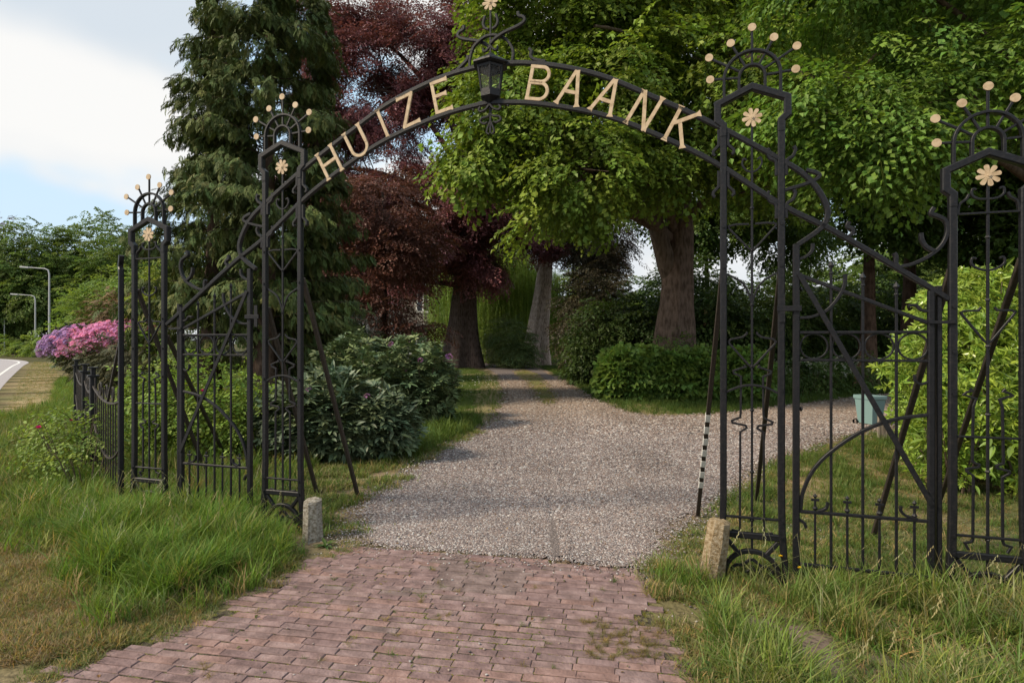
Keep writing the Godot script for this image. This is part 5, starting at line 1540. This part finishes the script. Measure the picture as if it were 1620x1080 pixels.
	for k in 60:
		var p := Vector2(rr(-1.6, 0.8), rr(2.9, 4.5))
		if not inside(p, BRICK): continue
		wi.add(Transform3D(Basis(Vector3.UP, rr(0, TAU)).scaled(Vector3.ONE * rr(0.15, 0.4)), Vector3(p.x, 0.008, -p.y)), tint([Color(0.14, 0.19, 0.05), Color(0.3, 0.25, 0.1)][k % 2], 0.25))
	for k in 160:
		var p := Vector2(0.75 + rr(-0.35, 0.12), 3.35 + rr(-0.25, 0.2))
		wi.add(Transform3D(Basis(Vector3.UP, rr(0, TAU)).scaled(Vector3.ONE * rr(0.12, 0.35)), Vector3(p.x, 0.008, -p.y)), tint([Color(0.2, 0.18, 0.07), Color(0.3, 0.24, 0.11)][k % 2], 0.25))
	tag(field("brick_weeds", tuft(24, 0.12, 0.006, 0.04, 1.5), M.grass, wi, self), "small weed tufts standing on the bricks", "weeds", "", "stuff")
	# oat-like seed heads on the right and left
	var hd := MB.new()
	hd.col = Color(1, 1, 1)
	tube(hd, [Vector3.ZERO, Vector3(0.02, 0.3, 0), Vector3(0.1, 0.5, 0.02)], [0.0016, 0.0014, 0.001], 3)
	for k in 8:
		leaf(hd, Vector3(0.1 + 0.012 * k, 0.5 - 0.012 * k, 0.02), Vector3(0.5, -0.7, rr(-0.4, 0.4)).normalized(), Vector3.UP, 0.028, 0.007, 0.1)
	var hi := Inst.new()
	for k in 260:
		var p := Vector2(rr(1.5, 4.4), rr(2.2, 4.0)) if k < 130 else Vector2(rr(-4.0, -1.7), rr(4.2, 5.9))
		if not inside(p, TALLR if k < 130 else TALL) or inside(p, SOIL): continue
		hi.add(Transform3D(Basis(Vector3.UP, rr(0, TAU)).scaled(Vector3.ONE * rr(0.6, 1.0)), Vector3(p.x, 0, -p.y)), tint(Color(0.32, 0.3, 0.16), 0.2))
	tag(field("seed_heads", hd.mesh(), M.grass, hi, self), "nodding pale seed heads among the long grass", "grass", "", "stuff")
	# broad-leaved weeds by the feet
	var spots := [[1.28, 3.62, 0.13, "broad-leaved plantain rosette beside the right stone post"], [2.1, 3.55, 0.12, "large thistle-like rosette on the bare soil right of the tower"], [1.02, 2.98, 0.11, "small weed rosette at the brick edge by the bottom of the view"], [-1.5, 4.83, 0.11, "leafy weed rosette at the foot of the left stone post"], [2.5, 3.75, 0.14, "leafy weed rosette in the grass under the right side gate"]]
	for s in spots:
		var o := thing("weed_rosette", s[3], "weed", Vector3(s[0], 0, -s[1]))
		for k in 11:
			var mb := MB.new()
			mb.col = tint(Color(0.08, 0.13, 0.04), 0.2)
			var a := TAU * k / 11.0 + rr(-0.2, 0.2)
			var el := rr(0.15, 0.7)
			big_leaf(mb, Vector3(0, 0.005, 0), Vector3(cos(a) * cos(el), sin(el), sin(a) * cos(el)), Vector3.UP, s[2] * rr(0.7, 1.2), s[2] * 0.27, 0.35, 0.15, 5)
			part("leaf", mb.mesh(), M.grass, o)
	var dand := [[1.88, 3.92, 0.17, "yellow dandelion flower at the foot of the right inner tower, lower one"], [2.06, 4.08, 0.2, "yellow dandelion flower between the tower and the side gate, higher one"], [1.8, 4.02, 0.21, "yellow dandelion flower close against the tower post"], [2.25, 4.02, 0.12, "low yellow dandelion flower beneath the side gate"]]
	for s in dand:
		var o := thing("dandelion", s[3], "flower", Vector3(s[0], 0, -s[1]))
		var stem := MB.new()
		stem.col = Color(0.14, 0.17, 0.06)
		tube(stem, [Vector3(0, -0.01, 0), Vector3(0.01, s[2] * 0.5, 0), Vector3(0, s[2], 0)], [0.002, 0.002, 0.002], 5)
		part("stem", stem.mesh(), M.bark, o)
		var mb := MB.new()
		for k in 26:
			mb.col = tint(Color(0.75, 0.5, 0.02), 0.12)
			var a := k * 2.4
			leaf(mb, Vector3(0, s[2], 0), Vector3(cos(a), 0.25 + 1.2 * (k % 5) / 5.0, sin(a)).normalized(), Vector3.UP, 0.017, 0.007, 0.1)
		part("flower_head", mb.mesh(), M.petal, o)
	var dz := MB.new()
	for k in 9:
		dz.col = Color(1, 1, 1)
		var a := TAU * k / 9.0
		leaf(dz, Vector3.ZERO, Vector3(cos(a), 0.2, sin(a)), Vector3.UP, 0.012, 0.006, 0.1)
	var di := Inst.new()
	for k in 170:
		var p := Vector2(-1.15, 7.7) + Vector2(rng.randfn() * 0.12, rng.randfn() * 0.2) if k < 14 else Vector2(rr(-2.2, 0.0), rr(18, 30))
		di.add(Transform3D(Basis.from_euler(Vector3(rr(0, 0.6), rr(0, TAU), 0)).scaled(Vector3.ONE * (1.0 if k < 14 else 1.9)), Vector3(p.x, 0.1, -p.y)), Color(0.7, 0.7, 0.66))
	tag(field("daisies", dz.mesh(), M.petal, di, self), "tiny white daisies dotted in the grass", "flowers", "", "stuff")

# ------------------------------------------------------------------ things along the road and in the garden
func road() -> void:
	var edge := [Vector2(1.0, -4.5), Vector2(-2.75, 2.9), Vector2(-9.6, 10.8), Vector2(-18.6, 21.9), Vector2(-32.0, 39.2), Vector2(-39.2, 48.6), Vector2(-46.0, 55.0), Vector2(-54.0, 60.0), Vector2(-66.0, 65.0), Vector2(-90.0, 71.0), Vector2(-140.0, 78.0)]
	var far := [Vector2(-4.0, -9.0), Vector2(-10.0, -1.5), Vector2(-17.0, 6.8), Vector2(-27.0, 18.0), Vector2(-38.5, 31.5), Vector2(-47.0, 42.0), Vector2(-53.0, 47.5), Vector2(-60.0, 52.0), Vector2(-70.0, 56.0), Vector2(-92.0, 62.0), Vector2(-141.0, 69.0)]
	var mb := MB.new()
	var line := MB.new()
	for i in edge.size() - 1:
		for k in 6:
			var t := k / 6.0
			var t2 := (k + 1) / 6.0
			var p := func(src: Array, tt: float) -> Vector2:
				return src[i].cubic_interpolate(src[i + 1], src[maxi(i - 1, 0)], src[mini(i + 2, src.size() - 1)], tt)
			var a: Vector2 = p.call(edge, t)
			var b: Vector2 = p.call(edge, t2)
			var c: Vector2 = p.call(far, t2)
			var d: Vector2 = p.call(far, t)
			mb.quad(Vector3(a.x, 0.006, -a.y), Vector3(b.x, 0.006, -b.y), Vector3(c.x, 0.006, -c.y), Vector3(d.x, 0.006, -d.y))
			for e in [[0.05, 0.064], [0.95, 0.964]]:
				var q := [a.lerp(d, e[0]), b.lerp(c, e[0]), b.lerp(c, e[1]), a.lerp(d, e[1])]
				line.quad(Vector3(q[0].x, 0.011, -q[0].y), Vector3(q[1].x, 0.011, -q[1].y), Vector3(q[2].x, 0.011, -q[2].y), Vector3(q[3].x, 0.011, -q[3].y))
	var r := struct("road", mb.mesh(), M.road, "grey country road curving away on the left")
	part("edge_line", line.mesh(), M.paint, r)

func lamp(label: String, x: float, d: float, h: float) -> void:
	var o := thing("street_lamp", label, "street lamp", Vector3(x, 0, -d), 0.0, "street lamps along the road")
	var mb := MB.new()
	tube(mb, [Vector3(0, -0.1, 0), Vector3(0, 2.0, 0), Vector3(0, h - 0.6, 0), Vector3(-0.12, h - 0.15, 0), Vector3(-0.5, h, 0), Vector3(-2.2, h + 0.12, 0.0)], [0.13, 0.1, 0.075, 0.06, 0.05, 0.045], 10)
	part("pole", mb.mesh(), M.galv, o)
	var hd := MB.new()
	beam(hd, Vector3(-2.1, h + 0.1, 0), Vector3(-3.0, h + 0.17, 0), 0.3, 0.16)
	part("lamp_head", hd.mesh(), M.galv, o)

func house() -> void:
	var o := thing("house", "pale country house with white sash windows glimpsed behind the copper trees", "house", Vector3(-13.0, 0, -58.0), 0.0)
	var w := 15.0
	var mb := MB.new()
	beam(mb, Vector3(-w / 2, 3.6, -5), Vector3(w / 2, 3.6, -5), 10.0, 7.4)
	part("wall", mb.mesh(), M.house_brick, o)
	var rf := MB.new()
	var e := [Vector3(-w / 2 - 0.4, 7.3, 0.4), Vector3(w / 2 + 0.4, 7.3, 0.4), Vector3(w / 2 + 0.4, 7.3, -10.4), Vector3(-w / 2 - 0.4, 7.3, -10.4)]
	var t := [Vector3(-w / 2 + 4, 11.0, -5), Vector3(w / 2 - 4, 11.0, -5)]
	var c := Vector3(0, 8, -5)
	rf.fan_out([e[0], e[1], t[1], t[0]], c); rf.fan_out([e[2], e[3], t[0], t[1]], c); rf.fan_out([e[1], e[2], t[1]], c); rf.fan_out([e[3], e[0], t[0]], c); rf.fan_out(e, c)
	part("roof", rf.mesh(), M.roof, o)
	var pl := MB.new()
	beam(pl, Vector3(-w / 2, 0.4, 0.03), Vector3(w / 2, 0.4, 0.03), 0.12, 0.8)
	beam(pl, Vector3(-w / 2, 7.15, 0.06), Vector3(w / 2, 7.15, 0.06), 0.2, 0.35)
	part("plaster_band", pl.mesh(), M.house_wall, o)
	for x in [-4.6, -1.6, 1.4, 4.4]:
		for y in [2.3, 5.5]:
			var f := MB.new()
			for q in [[-0.6, -1.0, -0.6, 1.0], [0.6, -1.0, 0.6, 1.0], [-0.6, 1.0, 0.6, 1.0], [-0.7, -1.0, 0.7, -1.0], [0.0, -1.0, 0.0, 1.0], [-0.6, 0.15, 0.6, 0.15]]:
				beam(f, Vector3(x + q[0], y + q[1], 0.05), Vector3(x + q[2], y + q[3], 0.05), 0.14, 0.1, Vector3(0, 0, 1))
			var win := part("window", f.mesh(), M.white, o)
			var g := MB.new()
			beam(g, Vector3(x, y - 0.98, 0.0), Vector3(x, y + 0.98, 0.0), 1.2, 0.04, Vector3(0, 0, 1))
			part("glass", g.mesh(), M.glass, win)
	# white bay with tall posts nearest the lawn
	var bay := MB.new()
	beam(bay, Vector3(5.9, 3.4, 1.1), Vector3(8.6, 3.4, 1.1), 2.0, 6.8)
	part("white_bay", bay.mesh(), M.white, o)
	for x in [5.9, 7.2, 8.5]:
		var p := MB.new()
		tube(p, [Vector3(x, 0, 2.3), Vector3(x, 6.6, 2.3)], [0.16, 0.13], 12)
		part("column", p.mesh(), M.white, o)

func small_things() -> void:
	lamp("nearer tall grey street lamp beside the road bend", -48.6, 63.0, 9.3)
	lamp("farther grey street lamp, the shorter looking of the two", -59.6, 75.0, 7.4)
	for q in [[-66.0, 78.0, 4.4, "thin pole beyond the road bend, right one of two"], [-72.5, 82.0, 3.6, "thin pole with a small red road sign beyond the bend"]]:
		var o := thing("roadside_pole", q[3], "pole", Vector3(q[0], 0, -q[1]), 0.0, "poles beyond the road bend")
		var mb := MB.new()
		tube(mb, [Vector3(0, -0.1, 0), Vector3(0, q[2], 0)], [0.08, 0.06], 8)
		part("pole", mb.mesh(), M.galv, o)
		if q[2] < 4.0:
			var s := MB.new()
			disc(s, Vector2(0, 2.2), 0.4, 0.07, 0.1)
			part("sign_disc", s.mesh(), mat(Color(0.4, 0.12, 0.12), 0.5), o)
	# green bin
	var b := thing("wheelie_bin", "pale blue-green bin standing by the drive, partly behind the laurel", "bin", Vector3(7.1, 0, -11.9), 0.25)
	var bd := MB.new()
	var ra := []
	var rb := []
	for s in [[-1, -1], [1, -1], [1, 1], [-1, 1]]:
		ra.append(Vector3(s[0] * 0.12, 0.03, s[1] * 0.17))
		rb.append(Vector3(s[0] * 0.155, 0.52, s[1] * 0.22))
	for j in 4: bd.quad_out(ra[j], ra[(j + 1) % 4], rb[(j + 1) % 4], rb[j], Vector3(0, 0.3, 0))
	bd.fan_out(ra, Vector3(0, 0.3, 0))
	part("bin_body", bd.mesh(), M.bin, b)
	var ld := MB.new()
	beam(ld, Vector3(-0.17, 0.55, 0), Vector3(0.17, 0.55, 0), 0.48, 0.07)
	part("lid", ld.mesh(), M.bin, b)
	for s in [-1.0, 1.0]:
		var wh := MB.new()
		tube(wh, [Vector3(s * 0.14, 0.05, -0.19), Vector3(s * 0.19, 0.05, -0.19)], [0.05, 0.05], 10)
		part("wheel", wh.mesh(), M.iron, b)
	for q in [[6.25, 10.1, 0.42, "split grey stake in the grass beside the bin"]]:
		var o := thing("wooden_stake", q[3], "stake", Vector3(q[0], 0, -q[1]))
		for k in 3:
			var mb := MB.new()
			beam(mb, Vector3(k * 0.06 - 0.06, -0.05, 0), Vector3(k * 0.062 - 0.06, q[2] - 0.05 * (k % 2), 0.01 * k), 0.05, 0.06)
			part("slat", mb.mesh(), M.wood, o)
	# wire fence behind the bend
	var wf := thing("wire_fence", "low wire fence on thin wooden posts beyond the drive bend", "fence", Vector3(2.6, 0, -29.0))
	for i in 6:
		var mb := MB.new()
		tube(mb, [Vector3(i * 0.95, -0.1, i * 1.35), Vector3(i * 0.95 + 0.03, 1.05, i * 1.35)], [0.05, 0.045], 7)
		part("post", mb.mesh(), M.wood, wf)
	for k in 5:
		var mb := MB.new()
		tube(mb, [Vector3(0, 0.2 + 0.18 * k, 0), Vector3(2.4, 0.19 + 0.18 * k, 3.4), Vector3(4.75, 0.2 + 0.18 * k, 6.75)], [0.006, 0.006, 0.006], 4)
		part("wire", mb.mesh(), M.galv, wf)

# ------------------------------------------------------------------ the scene
func _ready() -> void:
	rng.seed = 20240521
	noise.seed = 77
	noise.frequency = 0.5
	noise.fractal_octaves = 3
	var cam := Camera3D.new()
	cam.name = "camera"
	cam.position = Vector3(0, 1.65, 0)
	cam.fov = rad_to_deg(2.0 * atan(540.0 / 950.0))
	cam.near = 0.05
	cam.far = 900.0
	cam.current = true
	add_child(cam)
	var env := Environment.new()
	env.background_mode = Environment.BG_SKY
	var sky := Sky.new()
	var sm := PanoramaSkyMaterial.new()
	sm.panorama = sky_panorama()
	sky.sky_material = sm
	env.sky = sky
	env.background_energy_multiplier = 0.92
	env.tonemap_mode = Environment.TONE_MAPPER_LINEAR
	env.tonemap_exposure = 1.95
	env.sdfgi_enabled = true
	env.ssao_enabled = true
	env.ssil_enabled = true
	var we := WorldEnvironment.new()
	we.name = "world_environment"
	we.environment = env
	add_child(we)
	var sun := DirectionalLight3D.new()
	sun.name = "sun"
	sun.light_energy = 0.9
	sun.light_color = Color(1.0, 0.93, 0.82)
	sun.light_angular_distance = 9.0
	sun.shadow_enabled = true
	add_child(sun)
	sun.look_at_from_position(Vector3(-28, 25, 9), Vector3.ZERO)
	materials()
	build_ground()
	road()
	house()
	arch_sign()
	lantern()
	tower("tall left inner tower of the gate, carrying the H end of the sign", -1.915, true, -1.0, [[1.0, 2.2, -1.63, 6.4], [-1.0, 1.95, -2.11, 6.53]])
	tower("tall right inner tower of the gate, beside the letter K", 1.915, true, 1.0, [[-1.0, 2.18, 1.76, 5.7, 1], [1.0, 2.14, 2.55, 6.27]])
	tower("shorter left outer tower against the sky and conifer", -3.435, false, -1.0, [[-1.0, 2.15, -3.76, 7.43], [1.0, 1.7, -4.01, 8.47]])
	tower("shorter right outer tower in front of the laurel hedge", 3.265, false, 1.0, [[-1.0, 2.1, 3.07, 5.12], [1.0, 2.15, 4.4, 6.2]])
	side_gate("iron side gate left of the drive, between the two left towers", -2.265, -1.0)
	side_gate("iron side gate right of the drive, between the two right towers", 2.19, 1.0)
	low_fence()
	bollard("grey speckled stone post upright beside the left inner tower", -1.66, 5.0, 0.15, 0.37, -0.5, 0.0, M.stone)
	bollard("tan lichen-stained stone post leaning on the right inner tower", 1.37, 4.14, 0.15, 0.46, -0.35, -0.13, M.stone_tan)
	vegetation()
	grass()
	small_things()
